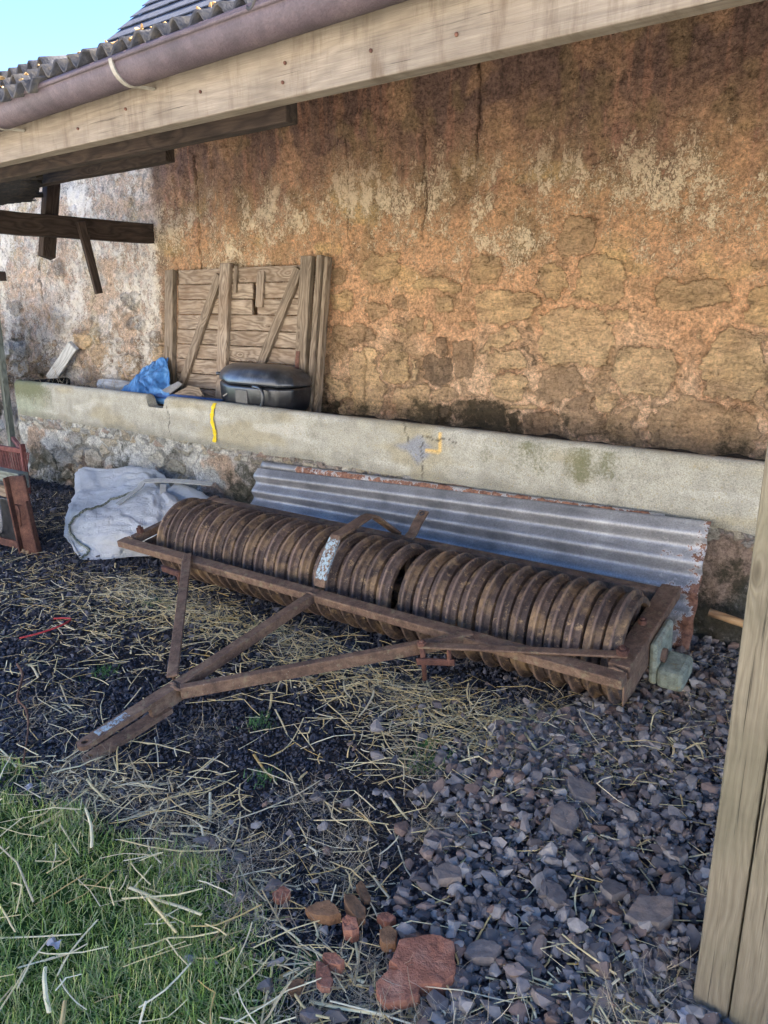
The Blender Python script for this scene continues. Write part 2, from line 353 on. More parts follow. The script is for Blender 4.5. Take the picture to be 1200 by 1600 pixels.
def bar(name, p0, p1, w, h, mat, parent=None, up=(0, 0, 1), bv=.004, base=None, wob=.0, taper=None, paint=None, rag=None):
    """a timber / steel bar, local X along its length; p0-p1 is the centre line. base: a world matrix its points are given in"""
    B = base or Matrix.Identity(4)
    p0w, p1w = B @ Vector(p0), B @ Vector(p1); upw = B.to_3x3() @ Vector(up)
    Mw = frame_mat(p0w, p1w, upw); L = (p1w-p0w).length
    n = max(2, int(L/.12)+1); V = []; F = []; rnd = random.Random(sum(map(ord, name))+int(L*1000)+int(abs(p0w.x)*977))
    for i in range(n):
        t = i/(n-1); ww, hh = w, h
        if taper: ww = w*(1+(taper-1)*t); hh = h*(1+(taper-1)*t)
        dx = dy = 0
        if wob: dx, dy = rnd.uniform(-wob, wob), rnd.uniform(-wob, wob)
        for a, b in ((-1,-1),(1,-1),(1,1),(-1,1)):
            xx = t*L
            if rag and i == n-1: xx += rnd.uniform(-rag, rag)
            V.append((xx, a*ww/2+dx, b*hh/2+dy))
    for i in range(n-1):
        for k in range(4):
            q = i*4; F.append((q+k, q+(k+1)%4, q+4+(k+1)%4, q+4+k))
    F.append((3,2,1,0)); q = (n-1)*4; F.append((q,q+1,q+2,q+3))
    att = None
    if paint is not None: att = dict(paint=[paint(v[0]/L) for v in V])
    o = link(name, mesh_np(name, V, F, mat, False, att), parent, Mw)
    if bv: bevel(o, bv)
    return o
def block(name, c, size, mat, parent=None, rz=0., bv=.006, base=None, rot=None):
    B = base or Matrix.Identity(4); bm = bmesh.new(); bmesh.ops.create_cube(bm, size=1.)
    bmesh.ops.scale(bm, vec=size, verts=bm.verts)
    Mw = B @ Matrix.Translation(c) @ (Euler(rot).to_matrix().to_4x4() if rot else Matrix.Rotation(rz, 4, 'Z'))
    o = bm_obj(name, bm, mat, parent, Mw); return bevel(o, bv)
def tube(name, pts, r, mat, parent=None, seg=8, smooth=True, base=None, flat=None, cap=True, attrs=None, origin=False):
    """swept tube through world points; flat=(w,h) gives a strap section"""
    B = base or Matrix.Identity(4); P = [B @ Vector(p) for p in pts]; V = []; F = []
    prev = None
    for i, p in enumerate(P):
        d = ((P[min(i+1, len(P)-1)]-P[max(i-1, 0)])).normalized()
        if prev is None:
            u = Vector((0, 0, 1)) if abs(d.z) < .95 else Vector((0, 1, 0))
            y = u.cross(d).normalized()
        else: y = (prev-d*prev.dot(d)).normalized()
        prev = y; z = d.cross(y)
        if flat: ring = [p+y*a*flat[0]/2+z*b*flat[1]/2 for a, b in ((-1,-1),(1,-1),(1,1),(-1,1))]
        else:
            rr = r[i] if isinstance(r, (list, tuple)) else r
            ring = [p+(y*math.cos(2*math.pi*k/seg)+z*math.sin(2*math.pi*k/seg))*rr for k in range(seg)]
        V += ring
    s = 4 if flat else seg
    for i in range(len(P)-1):
        for k in range(s): F.append((i*s+k, i*s+(k+1)%s, (i+1)*s+(k+1)%s, (i+1)*s+k))
    bm = bmesh.new(); vs = [bm.verts.new(v) for v in V]
    for f in F: bm.faces.new([vs[k] for k in f])
    if cap:
        bm.faces.new(vs[:s][::-1]); bm.faces.new(vs[-s:])
    Mw = Matrix.Identity(4)
    if origin:
        o0 = P[0].copy(); bmesh.ops.translate(bm, vec=-o0, verts=bm.verts); Mw = Matrix.Translation(o0)
    return bm_obj(name, bm, mat, parent, Mw, smooth and not flat)
def grid_faces(nu, nv, wrap=False):
    i = np.arange(nu-1)[:, None]; j = np.arange(nv if wrap else nv-1)[None, :]; j2 = (j+1) % nv
    a = i*nv+j; b = (i+1)*nv+j; c = (i+1)*nv+j2; d = i*nv+j2
    return np.stack([a, b, c, d], -1).reshape(-1, 4)
def catmull(P, n):
    """P (k,3) -> n samples along the spline"""
    P = np.asarray(P, float); k = len(P); t = np.linspace(0, k-1-1e-9, n); i = t.astype(int); f = (t-i)[:, None]
    g = lambda j: P[np.clip(j, 0, k-1)]
    p0, p1, p2, p3 = g(i-1), g(i), g(i+1), g(i+2)
    return .5*((2*p1)+(-p0+p2)*f+(2*p0-5*p1+4*p2-p3)*f*f+(-p0+3*p1-3*p2+p3)*f**3)
def cloth(net, nu, nv):
    A = np.array([catmull(r, nv) for r in net]); return np.array([catmull(A[:, j], nu) for j in range(nv)]).transpose(1, 0, 2)
def hull(n, flat=(1, 1, 1), seed=0):
    r = random.Random(seed); bm = bmesh.new()
    for _ in range(n):
        v = Vector((r.gauss(0, 1), r.gauss(0, 1), r.gauss(0, 1))).normalized()*r.uniform(.75, 1.)
        bm.verts.new((v.x*flat[0], v.y*flat[1], v.z*flat[2]))
    g = bmesh.ops.convex_hull(bm, input=bm.verts)
    bmesh.ops.delete(bm, geom=[e for e in g['geom_interior'] if isinstance(e, bmesh.types.BMVert)], context='VERTS')
    bmesh.ops.triangulate(bm, faces=bm.faces); bm.verts.index_update()
    V = np.array([v.co[:] for v in bm.verts]); F = np.array([[v.index for v in f.verts] for f in bm.faces]); bm.free()
    return V, F
def scatter(protos, pos, size, tilt=.6):
    n = len(pos); which = RNG.integers(0, len(protos), n); VV = []; FF = []; off = 0
    for k, (V, F) in enumerate(protos):
        idx = np.where(which == k)[0]; m = len(idx)
        if not m: continue
        a = RNG.uniform(0, 2*np.pi, m); bx = RNG.normal(0, tilt, m); by = RNG.normal(0, tilt, m)
        ca, sa, cb, sb, cc, sc = np.cos(a), np.sin(a), np.cos(bx), np.sin(bx), np.cos(by), np.sin(by); z = np.zeros(m); o = np.ones(m)
        Rz = np.stack([ca,-sa,z, sa,ca,z, z,z,o], -1).reshape(m,3,3); Rx = np.stack([o,z,z, z,cb,-sb, z,sb,cb], -1).reshape(m,3,3)
        Ry = np.stack([cc,z,sc, z,o,z, -sc,z,cc], -1).reshape(m,3,3)
        Rm = Rx @ Ry @ Rz
        W = np.einsum('mij,vj->mvi', Rm, V)*size[idx][:, None, None]+pos[idx][:, None, :]
        VV.append(W.reshape(-1, 3)); FF.append((F[None]+(np.arange(m)*len(V))[:, None, None]+off).reshape(-1, 3)); off += m*len(V)
    return np.concatenate(VV), np.concatenate(FF)

# ------------------------------------------------------------------ ground
def grass_mask(x, y):
    ex = np.interp(x, [-6., -3.2, -2.26, -1.96, -1.62, -1.37, -1.12, -.93, -.75, -.5, 2.], [1.05, .98, .96, 1.04, 1.09, 1.06, 1.0, .90, .78, .62, .5])
    return sst(.07, -.07, y-ex-.10*fbm(x*4, y*4, 5, 3))
def slate_mask(x, y):
    ex = np.interp(y, [.6, 1.1, 1.3, 1.5, 2.0, 2.3, 2.8, 3.2, 3.6], [-.78, -.74, -.92, -1.06, -1.22, -1.16, -.98, -1.1, -1.2])
    return sst(-.08, .10, x-ex-.10*fbm(x*5, y*5, 9, 3))
def gh(x, y):
    near = sst(9, 5, np.abs(x+3))*sst(6, 3.5, np.abs(y-1.6))
    return near*(.014*fbm(x*1.3, y*1.3, 3, 3)+.006*fbm(x*9, y*9, 4, 2)+.012*slate_mask(x, y)+.02*grass_mask(x, y)-.012)-.004
gx = np.concatenate([-np.geomspace(120, 7.6, 26), np.arange(-7.5, 1.2, .025), np.geomspace(1.25, 120, 26)])
gy = np.concatenate([-np.geomspace(120, 12, 10), -np.arange(11.6, .4, -.4), np.arange(-.3, 3.9, .025), np.geomspace(3.95, 120, 20)])
GX, GY = np.meshgrid(gx, gy, indexing='ij')
BOUNCE_BANK = .6*np.clip(-GY-2.4+.25*fbm(GX*.4, GY*.4, 77, 3), 0, 7.)*sst(30, 22, np.abs(GX+2))      # unseen bank added behind the viewer, raised to bounce sunlight into the shade
V = np.stack([GX, GY, gh(GX, GY)+BOUNCE_BANK], -1).reshape(-1, 3)
green = np.maximum(grass_mask(GX, GY)*sst(-1.6, -.4, GX*0+GY), sst(-3.2, -5., GY)*.7+sst(6., 9., np.abs(GX+2.))).clip(0, 1)
pale = sst(-.55, -.75, GY+.1*fbm(GX*2, GY*2, 15, 3))*sst(-40, -30, GY)*sst(30, 24, np.abs(GX+2)); green = np.maximum(green, sst(-30, -40, GY)).clip(0, 1)   # unseen pale yard, added beyond the grass strip as a sunlight reflector
tag(mob('ground', V, grid_faces(len(gx), len(gy)), M['ground'], smooth=True, attrs=dict(green=green.ravel(), pale=pale.ravel(), slate=slate_mask(GX, GY).ravel())), kind='structure')

# ------------------------------------------------------------------ barn: rubble wall + slate roof
YW = 4.0
STONES=[(-3.08,1.74,0.15,0.079,0.45),(-3.41,1.71,0.065,0.047,0.3),(-2.32,1.71,0.104,0.082,0.4),(-2.64,1.63,0.176,0.035,0.5),(-1.9,1.62,0.078,0.079,0.45),(-1.63,1.62,0.124,0.133,0.55),(-1.14,1.56,0.178,0.057,0.35),(-0.87,1.69,0.04,0.017,0.2),(-2.18,1.5,0.182,0.093,0.6),(-0.81,1.5,0.064,0.085,0.5),(-2.93,1.54,0.064,0.041,0.25),(-3.11,1.47,0.086,0.047,0.3),(-2.57,1.52,0.067,0.048,0.4),(-3.41,1.53,0.098,0.072,0.5),(-3.33,1.32,0.196,0.061,0.25),(-2.8,1.39,0.063,0.045,0.3),(-2.61,1.27,0.05,0.05,0.10),(-2.45,1.2,0.075,0.09,0.13),(-1.73,1.34,0.216,0.149,0.75),(-2.16,1.19,0.122,0.064,0.7),(-1.51,1.45,0.05,0.038,0.45),(-2.13,1.05,0.098,0.076,0.6),(-1.83,1.06,0.124,0.104,0.2),(-1.33,1.17,0.155,0.115,0.7),(-0.91,1.22,0.136,0.169,0.6),(-3.19,1.01,0.144,0.211,0.55),(-2.79,0.88,0.176,0.132,0.4),(-2.32,0.85,0.196,0.091,0.1),(-2.02,0.9,0.096,0.043,0.5),(-2.04,0.83,0.073,0.066,0.1),(-1.9,0.82,0.117,0.075,0.15),(-1.61,0.93,0.15,0.102,0.15),(-1.4,0.88,0.111,0.1,0.3),(-1.04,0.9,0.253,0.132,0.3),(-2.58,0.97,0.097,0.046,0.35),(-2.97,1.13,0.121,0.096,0.5),(-1.54,1.01,0.062,0.04,0.6),(-2.97,1.27,0.075,0.028,0.3),(-2.43,1.4,0.052,0.022,0.3),(-1.76,1.86,0.115,0.09,0.3),(-5.72,1.37,0.118,0.058,0.9),(-5.78,1.56,0.128,0.063,0.95),(-6.83,1.32,0.133,0.106,0.7),(-6.82,1.86,0.076,0.084,0.85),(-7.73,1.49,0.152,0.062,0.75),(-6.23,1.08,0.222,0.103,0.7),(-6.57,1.21,0.149,0.081,0.6),(-5.9,1.01,0.191,0.078,0.7),(-5.48,1.08,0.123,0.107,0.65),(-5.65,1.16,0.091,0.065,0.2),(-6.11,0.89,0.179,0.081,0.6)]
def build_wall(parent):
    xs = np.concatenate([np.arange(-11, -8.4, .06), np.arange(-8.4, -.3, .0085), np.arange(-.3, 3.2, .05)])
    zs = np.concatenate([np.arange(-.1, .62, .06), np.arange(.62, 3.02, .0085), [3.05]])
    X, Z = np.meshgrid(xs, zs, indexing='ij')
    wx = X+.035*fbm(X*5, Z*5, 21, 3)+.016*fbm(X*22, Z*22, 23, 3); wz = Z+.03*fbm(X*5, Z*5, 33, 3)+.014*fbm(X*22, Z*22, 35, 3)
    groove = np.zeros(X.shape)
    left = sst(-5.30, -5.46, X+.03*fbm(X*9, Z*6, 6, 3))
    # rubble field under the plaster
    f1, f2, c1, c2 = voro(wx/.27, wz/.17, 3); body = sst(.04, .20, f2-f1)
    cover = sst(.95, 1.75, Z+.22*fbm(X*2.3, Z*2.3, 41, 3))          # plaster cover, thins out towards the foot
    show = body*sst(.35, .55, c1-.72*cover+.12)
    stone = show*.85; tone = c2.copy()
    for (cx, cz, rx, rz, t) in STONES:
        m = (np.abs(X-cx) < rx*1.6+.05) & (np.abs(Z-cz) < rz*1.6+.05)
        q = np.hypot((wx[m]-cx)/(rx*1.12), (wz[m]-cz)/(rz*1.12))
        sq = np.maximum(np.abs(wx[m]-cx)/(rx*1.1), np.abs(wz[m]-cz)/(rz*1.1)); q = .55*q+.45*sq
        s = sst(1.06, .9, q+.10*fbm(X[m]*18, Z[m]*18, 55, 3))
        groove[m] = np.maximum(groove[m], np.exp(-((q-1.03)/.07)**2)*np.clip(-.05+1.9*fbm(X[m]*3.4, Z[m]*3.4, 57, 3), 0, 1))
        stone[m] = np.maximum(stone[m]*(1-sst(1.3, 1.0, q)), s); tone[m] = np.where(s > .25, t, tone[m])
    # heights
    und = .022*fbm(X*1.5, Z*1.5, 1, 3)+.009*fbm(X*7, Z*7, 2, 4)+.0035*fbm(X*38, Z*30, 8, 2)
    rough_l = left*(.012*fbm(X*14, Z*9, 12, 4))
    hgt = und+rough_l+stone*(.014+.022*(tone-.4))+stone*.012*fbm(X*12, Z*16, 19, 4)
    low = sst(1.75, 1.0, Z)
    hgt -= .022*groove; hgt += .008*fbm(X*11, Z*14, 9, 4)+.004*fbm(X*34, Z*40, 10, 2)
    hgt -= low*.02*(1-stone)*sst(.0, .5, body)*.0+low*.022*(1-body)*(1-cover)*(stone < .3)
    hgt += .012*sst(.1, .5, fbm(X*3, Z*2.2, 71, 4))*(1-stone)*(1-low*.6)           # patches of thicker render, broken edges
    strk = fbm(X*13, Z*1.1, 81, 4)                                   # runs down the wall
    hgt += .004*strk*sst(1.9, 2.4, Z)
    def crack(x0, z0, z1, w, s, amp=.03):
        xx = x0+amp*fbm(Z*3, Z*0+s, s, 4); return sst(w, 0., np.abs(X-xx))*(Z > z0)*(Z < z1)
    ck = crack(-2.40, 2.30, 2.9, .010, 5)+crack(-4.84, 1.75, 2.6, .009, 8, .02)+crack(-7.16, .95, 2.4, .014, 13, .12)+crack(-3.21, .82, 1.38, .008, 17, .08)+crack(-2.76, 1.9, 2.5, .006, 23)+crack(-3.35, 1.8, 2.75, .005, 29)
    hgt -= .03*np.clip(ck, 0, 1)
    # colours of plaster, stone and lime
    a = fbm(X*2.1, Z*1.6, 101, 4); b = fbm(X*6, Z*6, 111, 4)
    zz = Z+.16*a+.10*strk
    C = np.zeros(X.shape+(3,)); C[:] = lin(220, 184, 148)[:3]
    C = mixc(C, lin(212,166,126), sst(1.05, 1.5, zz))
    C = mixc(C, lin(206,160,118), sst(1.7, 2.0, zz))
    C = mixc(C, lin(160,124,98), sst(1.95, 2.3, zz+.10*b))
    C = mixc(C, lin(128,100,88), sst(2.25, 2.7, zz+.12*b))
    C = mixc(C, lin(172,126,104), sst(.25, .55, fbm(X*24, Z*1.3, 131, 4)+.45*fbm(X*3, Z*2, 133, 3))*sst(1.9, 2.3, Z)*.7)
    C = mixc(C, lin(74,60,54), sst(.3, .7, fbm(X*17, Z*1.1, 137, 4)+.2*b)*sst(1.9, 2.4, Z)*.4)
    C = mixc(C, lin(210,180,122), sst(.2, .6, fbm(X*1.7, Z*2.8, 141, 4))*sst(1.4, 1.8, Z)*sst(2.45, 2.1, Z)*.55)
    C = mixc(C, lin(150,124,90), sst(.1, .5, fbm(X*4, Z*3, 151, 4))*.55); C = mixc(C, lin(206,160,122), sst(.2, .5, fbm(X*2.4, Z*2.4, 153, 4))*.5)
    pal = np.array([lin(80,68,54), lin(150,124,96), lin(178,148,110), lin(200,168,122), lin(212,180,136), lin(160,156,152), lin(150,150,152)])[:, :3]
    pos = np.clip(tone, 0, 1)*(len(pal)-1); pi = np.clip(pos.astype(int), 0, len(pal)-2); pf = (pos-pi)[..., None]
    pos2 = np.clip(tone, 0, .66)*(len(pal)-1); pi2 = np.clip(pos2.astype(int), 0, 4); pf2 = (pos2-pi2)[..., None]
    SC = np.where((X < -5.35)[..., None], pal[pi]*(1-pf)+pal[pi+1]*pf, pal[pi2]*(1-pf2)+pal[pi2+1]*pf2)
    SC = SC*(1+.35*b[..., None]); SC = mixc(SC, lin(186,156,122), sst(.1, .5, fbm(X*5, Z*7, 157, 3))*.4)
    # left bay: old limewash
    L = np.zeros_like(C); L[:] = lin(204, 178, 154)[:3]
    L = mixc(L, lin(200,164,142), sst(.0, .5, a+.4*b)*.6); L = mixc(L, lin(224,216,204), sst(.0, .5, fbm(X*3, Z*5, 161, 4))*.6)
    L = mixc(L, lin(196,180,140), sst(.25, .6, fbm(X*2.6, Z*2.2, 171, 4))*.5); L = mixc(L, lin(124,116,106), sst(.1, .5, fbm(X*13, Z*9, 181, 4)+.2*a)*.55)
    L = mixc(L, lin(200,200,196), sst(.25, .6, fbm(X*2.2, Z*3, 191, 3))*.4)
    C = mixc(C, (0, 0, 0), left*0)*(1-left[..., None])+L*left[..., None]
    C = mixc(C, lin(108,96,84), sst(.10, .0, np.abs(X+5.30+.03*a))*.55)     # dark scar where an older wall met this one
    sm = stone*sst(.1, .5, stone)
    leftstone = 1-left*.45*(Z > 1.25)
    stn = sm*leftstone
    C = C*(1-.75*np.clip(ck, 0, 1)[..., None])
    gap = sst(.10, .0, f2-f1)*low*(1-cover)*(stone < .35)
    C = mixc(C, lin(92,76,54), gap*.45)
    flake = np.clip(sst(1.2, 1.75, Z)*sst(2.8, 2.0, Z)*(.58+.30*fbm(X*1.3, Z*2, 201, 3)+.06*strk+.14*fbm(X*7, Z*5, 203, 3))+sst(1.9, 2.3, Z)*.20*(1+.8*strk)+.15*sst(1.7, 1.2, Z), 0, .9)*(1-sm*.45)
    flake = flake*(1-left)+left*np.clip(.65+.5*a, 0, 1.)
    mould = sst(1.12, .80, Z+.16*fbm(X*1.8, Z*3, 211, 4))*(1-left*.3)*np.clip(.62+.5*fbm(X*2.7, Z*.7, 221, 3), 0, 1)+.55*sst(.34, .6, fbm(X*2.5, Z*2.5, 231, 4))*sst(1.5, 1.2, Z)*(1-left)
    mould = mould+.35*(tone < .12)*stone
    flc = np.zeros_like(C); flc[:] = lin(246, 222, 184)[:3]; flc = mixc(flc, lin(198,164,134), sst(2.0, 2.5, Z)); flc = flc*(1-left[..., None])+np.array(lin(240,230,214)[:3])*left[..., None]
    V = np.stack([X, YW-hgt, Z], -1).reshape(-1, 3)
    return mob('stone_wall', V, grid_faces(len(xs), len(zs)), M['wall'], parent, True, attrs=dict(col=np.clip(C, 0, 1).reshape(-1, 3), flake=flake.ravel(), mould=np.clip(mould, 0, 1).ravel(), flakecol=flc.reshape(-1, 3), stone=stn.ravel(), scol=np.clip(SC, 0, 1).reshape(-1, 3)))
barn = empty('stone_barn', (-3, 4.0, 0), label='old rubble stone barn with flaking orange and cream plaster behind the trough', cat='barn')
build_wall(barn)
block('timber_stub', (-7.86, 3.96, 1.80), (.10, .10, .09), M['beam'], barn)
# slate roof: overlapping courses
def slate_roof():
    V = []; F = []; pit = math.atan(.926); x0, x1 = -7.5, 3.2; r = random.Random(3)
    rows = 26; ln = .22
    for k in range(rows):
        y = 4.02+k*ln*math.cos(pit); z = 3.03+k*ln*math.sin(pit); x = x0+(k % 2)*-.0
        first = True
        while x < x1:
            w = .26 if not (first and k % 2) else .13; first = False
            dz = r.uniform(0, .006)
            a = np.array([[x+.002, y-.01, z+.022+dz], [x+w-.002, y-.01, z+.022+r.uniform(0, .006)], [x+w-.002, y+ln*1.25*math.cos(pit), z+ln*1.25*math.sin(pit)+.004], [x+.002, y+ln*1.25*math.cos(pit), z+ln*1.25*math.sin(pit)+.004]])
            b = a-np.array([0, -.004, .008]); q = len(V); V += list(a)+list(b)
            F += [(q,q+1,q+2,q+3),(q+7,q+6,q+5,q+4),(q,q+4,q+5,q+1),(q+1,q+5,q+6,q+2),(q+3,q+2,q+6,q+7),(q,q+3,q+7,q+4)]
            x += w
    return V, F
v, f = slate_roof(); mob('slate_roof', v, f, M['slate'], barn)
v = [(-7.48,4.02,3.0),(3.2,4.02,3.0),(3.2,8.3,6.96),(-7.48,8.3,6.96),(3.2,8.3,0),(-7.48,8.3,0),(3.2,4.06,0),(-7.48,4.06,0)]
mob('gable_wall', v, [(0,1,2,3),(3,5,7,0),(1,6,4,2),(2,4,5,3)], M['fill'], barn)

# ------------------------------------------------------------------ trough
trough = empty('feed_trough', (-3, 3.45, 0), label='long grey concrete feed trough on a mossy rubble base along the barn wall', cat='trough')
def build_kerb():
    xs = np.arange(-6.9, 2.0, .011)
    prof = [(0, .555)]+[(0, z) for z in np.arange(.575, .822, .012)]
    for k in range(1, 9):
        a = k/8*math.pi/2; prof.append((.04-.04*math.cos(a), .825+.04*math.sin(a)))
    prof += [(.052, .865), (.064, .864), (.075, .858), (.083, .848), (.086, .83)]+[(.088, z) for z in np.arange(.80, .66, -.02)]
    prof = np.array(prof); np_ = len(prof)
    X = np.repeat(xs[:, None], np_, 1); Y = 3.45+np.repeat(prof[None, :, 0], len(xs), 0); Z = np.repeat(prof[None, :, 1], len(xs), 0)
    d = np.abs(X+4.79); top = .775+.09*sst(.085, .125, d)+.0*X
    cut = np.minimum(Z, top+.0); Z2 = np.where(Z > .72, cut, Z)
    s = np.repeat(np.cumsum(np.r_[0, np.hypot(*np.diff(prof, axis=0).T)])[None], len(xs), 0)
    Y = Y-.005*fbm(X*2.2, s*3, 7, 3)-.002*fbm(X*18, s*18, 9, 3); Z2 = Z2+.004*fbm(X*1.6, s*2, 17, 3)*(Z > .6)
    ragged = sst(.60, .555, Z); Z2 = Z2+ragged*.012*fbm(X*4, X*0, 27, 4)
    xe = sst(-6.84, -6.9, X); Y = Y+.03*xe*xe
    C = np.zeros(X.shape+(3,)); C[:] = lin(164, 159, 143)[:3]
    C = mixc(C, lin(160,150,124), sst(.0, .5, fbm(X*1.5, Z*4, 31, 4))*.8); C = mixc(C, lin(186,181,166), sst(.1, .5, fbm(X*1.1, Z*6, 41, 3))*.7)
    C = mixc(C, lin(134,140,112), sst(-6.1, -6.7, X+.2*fbm(X*3, Z*6, 43, 3))*.7)
    C = mixc(C, lin(112,108,94), sst(.63, .56, Z+.03*fbm(X*5, Z*8, 45, 3))*.55)
    pd = sst(.09, .05, np.abs(X+2.40)*.55+np.abs(Z-.73)*.9+.02*fbm(X*9, Z*9, 47, 2)); C = mixc(C, lin(134,136,140), pd*.9)
    C = mixc(C, lin(214,178,110), sst(.012, .006, np.minimum(np.abs(X+2.255)+(np.abs(Z-.78) > .055), np.abs(Z-.728)+(np.abs(X+2.30) > .05))))
    cr = sst(.006, .002, np.abs(X+2.37+.03*fbm(Z*16, X*0, 51, 3)))*(Z < .77)+sst(.006, .002, np.abs(X+2.5-.35*(.86-Z)+.02*fbm(Z*20, X*0, 53, 3)))*(Z > .76)*(X < -2.40)+sst(.005, .002, np.abs(Z-.80+.02*fbm(X*16, X*0, 55, 3)))*(np.abs(X+2.27) < .13)
    cr = cr+sst(.006, .002, np.abs(X+4.66-.12*(.86-Z)-.0+.03*fbm(Z*12, X*0, 58, 3)))*(Z < .80)
    C = mixc(C, lin(58,52,44), np.clip(cr, 0, 1)*.8)
    mould = .8*sst(.60, .72, Z+.05*fbm(X*8, Z*0, 62, 3))*sst(-2.25, -1.7, X)*sst(-.9, -1.4, X)*(.8+.5*fbm(X*9, Z*2, 61, 3))*sst(.87, .83, Z)+.5*sst(.2, .5, fbm(X*1.2, Z*2, 63, 3))+.55*sst(.83, .862, Z)*sst(-.9, -.6, X)
    mould += .5*sst(-6.0, -6.6, X)*sst(.68, .8, Z)
    V = np.stack([X, Y, Z2], -1).reshape(-1, 3)
    return mob('concrete_kerb', V, grid_faces(len(xs), np_), M['conc'], trough, True, attrs=dict(col=C.reshape(-1, 3), mould=np.clip(mould, 0, 1).ravel()))
build_kerb()
def build_base():
    path = [(-6.91, y) for y in np.arange(3.98, 3.50, -.012)]+[(x, 3.472) for x in np.arange(-6.90, 2.0, .011)]
    path = np.array(path); s = np.r_[0, np.cumsum(np.hypot(*np.diff(path, axis=0).T))]; zs = np.arange(-.06, .575, .011)
    Sx, Z = np.meshgrid(s, zs, indexing='ij'); PX = np.repeat(path[:, 0][:, None], len(zs), 1); PY = np.repeat(path[:, 1][:, None], len(zs), 1)
    nx = np.where(PY > 3.49, -1., 0.); ny = np.where(PY > 3.49, 0., -1.)
    wx = Sx+.05*fbm(Sx*5, Z*5, 221, 3)+.018*fbm(Sx*20, Z*20, 223, 3); wz = Z+.035*fbm(Sx*5, Z*5, 231, 3)+.016*fbm(Sx*20, Z*20, 233, 3)
    f1, f2, c1, c2 = voro(wx/.22, wz/.15, 33); body = sst(.05, .22, f2-f1)
    g1, g2, d1, d2 = voro(wx/.10, wz/.075, 73); small = sst(.05, .2, g2-g1)*sst(.42, .5, Z+.03*fbm(Sx*4, Z*2, 3, 2))
    tophalf = sst(.44, .5, Z)
    cover = sst(-.15, .3, fbm(Sx*1.6, Z*2.4, 241, 4)+.22)
    stone = np.where(tophalf > .5, small*(d1 > .3), body*sst(.35, .6, c1-.6*cover+.2))
    tone = np.where(tophalf > .5, d2, c2)
    h = .018*fbm(Sx*2, Z*2, 251, 3)+.010*fbm(Sx*11, Z*13, 261, 4)+stone*(.005+.010*tone)-.012*(1-body)*(1-cover)+.010*cover
    h = h+.02*sst(.12, .0, Z)
    C = np.zeros(Z.shape+(3,)); C[:] = lin(208, 204, 190)[:3]
    C = mixc(C, lin(208,208,202), sst(-.1, .4, fbm(Sx*2.2, Z*3.4, 271, 4))*.85); C = mixc(C, lin(178,140,104), sst(.2, .55, fbm(Sx*1.9, Z*3, 281, 4))*.7)
    pal = np.array([lin(126,120,100), lin(160,150,124), lin(184,162,124), lin(206,198,176), lin(146,144,138), lin(184,150,124)])[:, :3]
    pos = tone*5*.999; pi = pos.astype(int).clip(0, 4); pf = (pos-pi)[..., None]; SC = pal[pi]*(1-pf)+pal[pi+1]*pf
    C = mixc(C, lin(84,76,62), (1-body)*(1-cover)*.6*(1-tophalf))
    right = sst(-4.2, -3.7, PX); C = mixc(C, lin(134,112,96), right*.6)
    mould = sst(.34, .06, Z+.10*fbm(Sx*3, Z*3, 291, 3))*.8+.6*sst(.05, .45, fbm(Sx*2.1, Z*2.3, 301, 4))*(1-.3*tophalf)+.25*right
    mould *= sst(-7.2, -6.2, PX)*.5+.5
    flc = np.zeros_like(C); flc[:] = lin(190,186,170)[:3]
    V = np.stack([PX+nx*h, PY+ny*h, Z], -1).reshape(-1, 3)
    return mob('rubble_base', V, grid_faces(len(s), len(zs)), M['base'], trough, True, attrs=dict(col=np.clip(C, 0, 1).reshape(-1, 3), flake=(.5*cover*(1-right)).ravel(), mould=np.clip(mould, 0, 1).ravel(), flakecol=flc.reshape(-1, 3), stone=(stone*.95).ravel(), scol=SC.reshape(-1, 3)))
build_base()
bar('end_wall', (-6.86, 3.545, .72), (-6.86, 3.98, .72), .085, .26, M['conc'], trough, bv=.02)
tx = np.arange(-6.82, 2., .03); ty = np.arange(3.53, 4.0, .03); TX, TY = np.meshgrid(tx, ty, indexing='ij')
mob('debris_fill', np.stack([TX, TY, .755+.03*fbm(TX*4, TY*4, 77, 3)+.03*sst(3.8, 3.98, TY)], -1).reshape(-1, 3), grid_faces(len(tx), len(ty)), M['fill'], trough, True)
pz = np.linspace(.585, .866, 24); pv = []
for i, z in enumerate(pz):
    yy = 3.445-.001 if z < .825 else 3.45-.006+.04-math.sqrt(max(0, .04**2-(z-.825)**2))
    xc = -4.135+.012*math.sin(i*.35)+.01*(z-.6); w = .017+.004*math.sin(i*1.3)+.003*math.sin(i*2.9)
    pv += [(xc-w, yy-.003, z), (xc+w, yy-.003, z)]
mob('paint_mark', pv, grid_faces(24, 2), M['paint'], trough)

# ------------------------------------------------------------------ lean-to
lean = empty('lean_to_shelter', (-.2, 1.5, 0), label='open lean-to with weathered eaves board, plum gutter and twin timber post', cat='shelter')
for k, xx in enumerate((-.229, -.154)):
    bar('post_board', (xx, 1.51, -.15), (xx, 1.51, 1.984), .1, .0715, M['post'], lean, up=(1, 0, 0), bv=.005)
bar('fascia_board', (-6.2, 1.481, 2.075), (2.2, 1.481, 2.075), .05, .18, M['fascia'], lean, bv=.004)
for hx, hz in ((-1.72, 2.045), (-1.42, 2.02), (-1.41, 2.06), (-.93, 2.03), (-2.3, 2.03), (-1.15, 2.04), (-2.05, 2.05)):
    tube('nail', [(hx, 1.4575, hz), (hx+.002, 1.452, hz)], .0042, M['rustred'], lean, 8)
def gz(x): return 2.128+.024*(x+1.88)
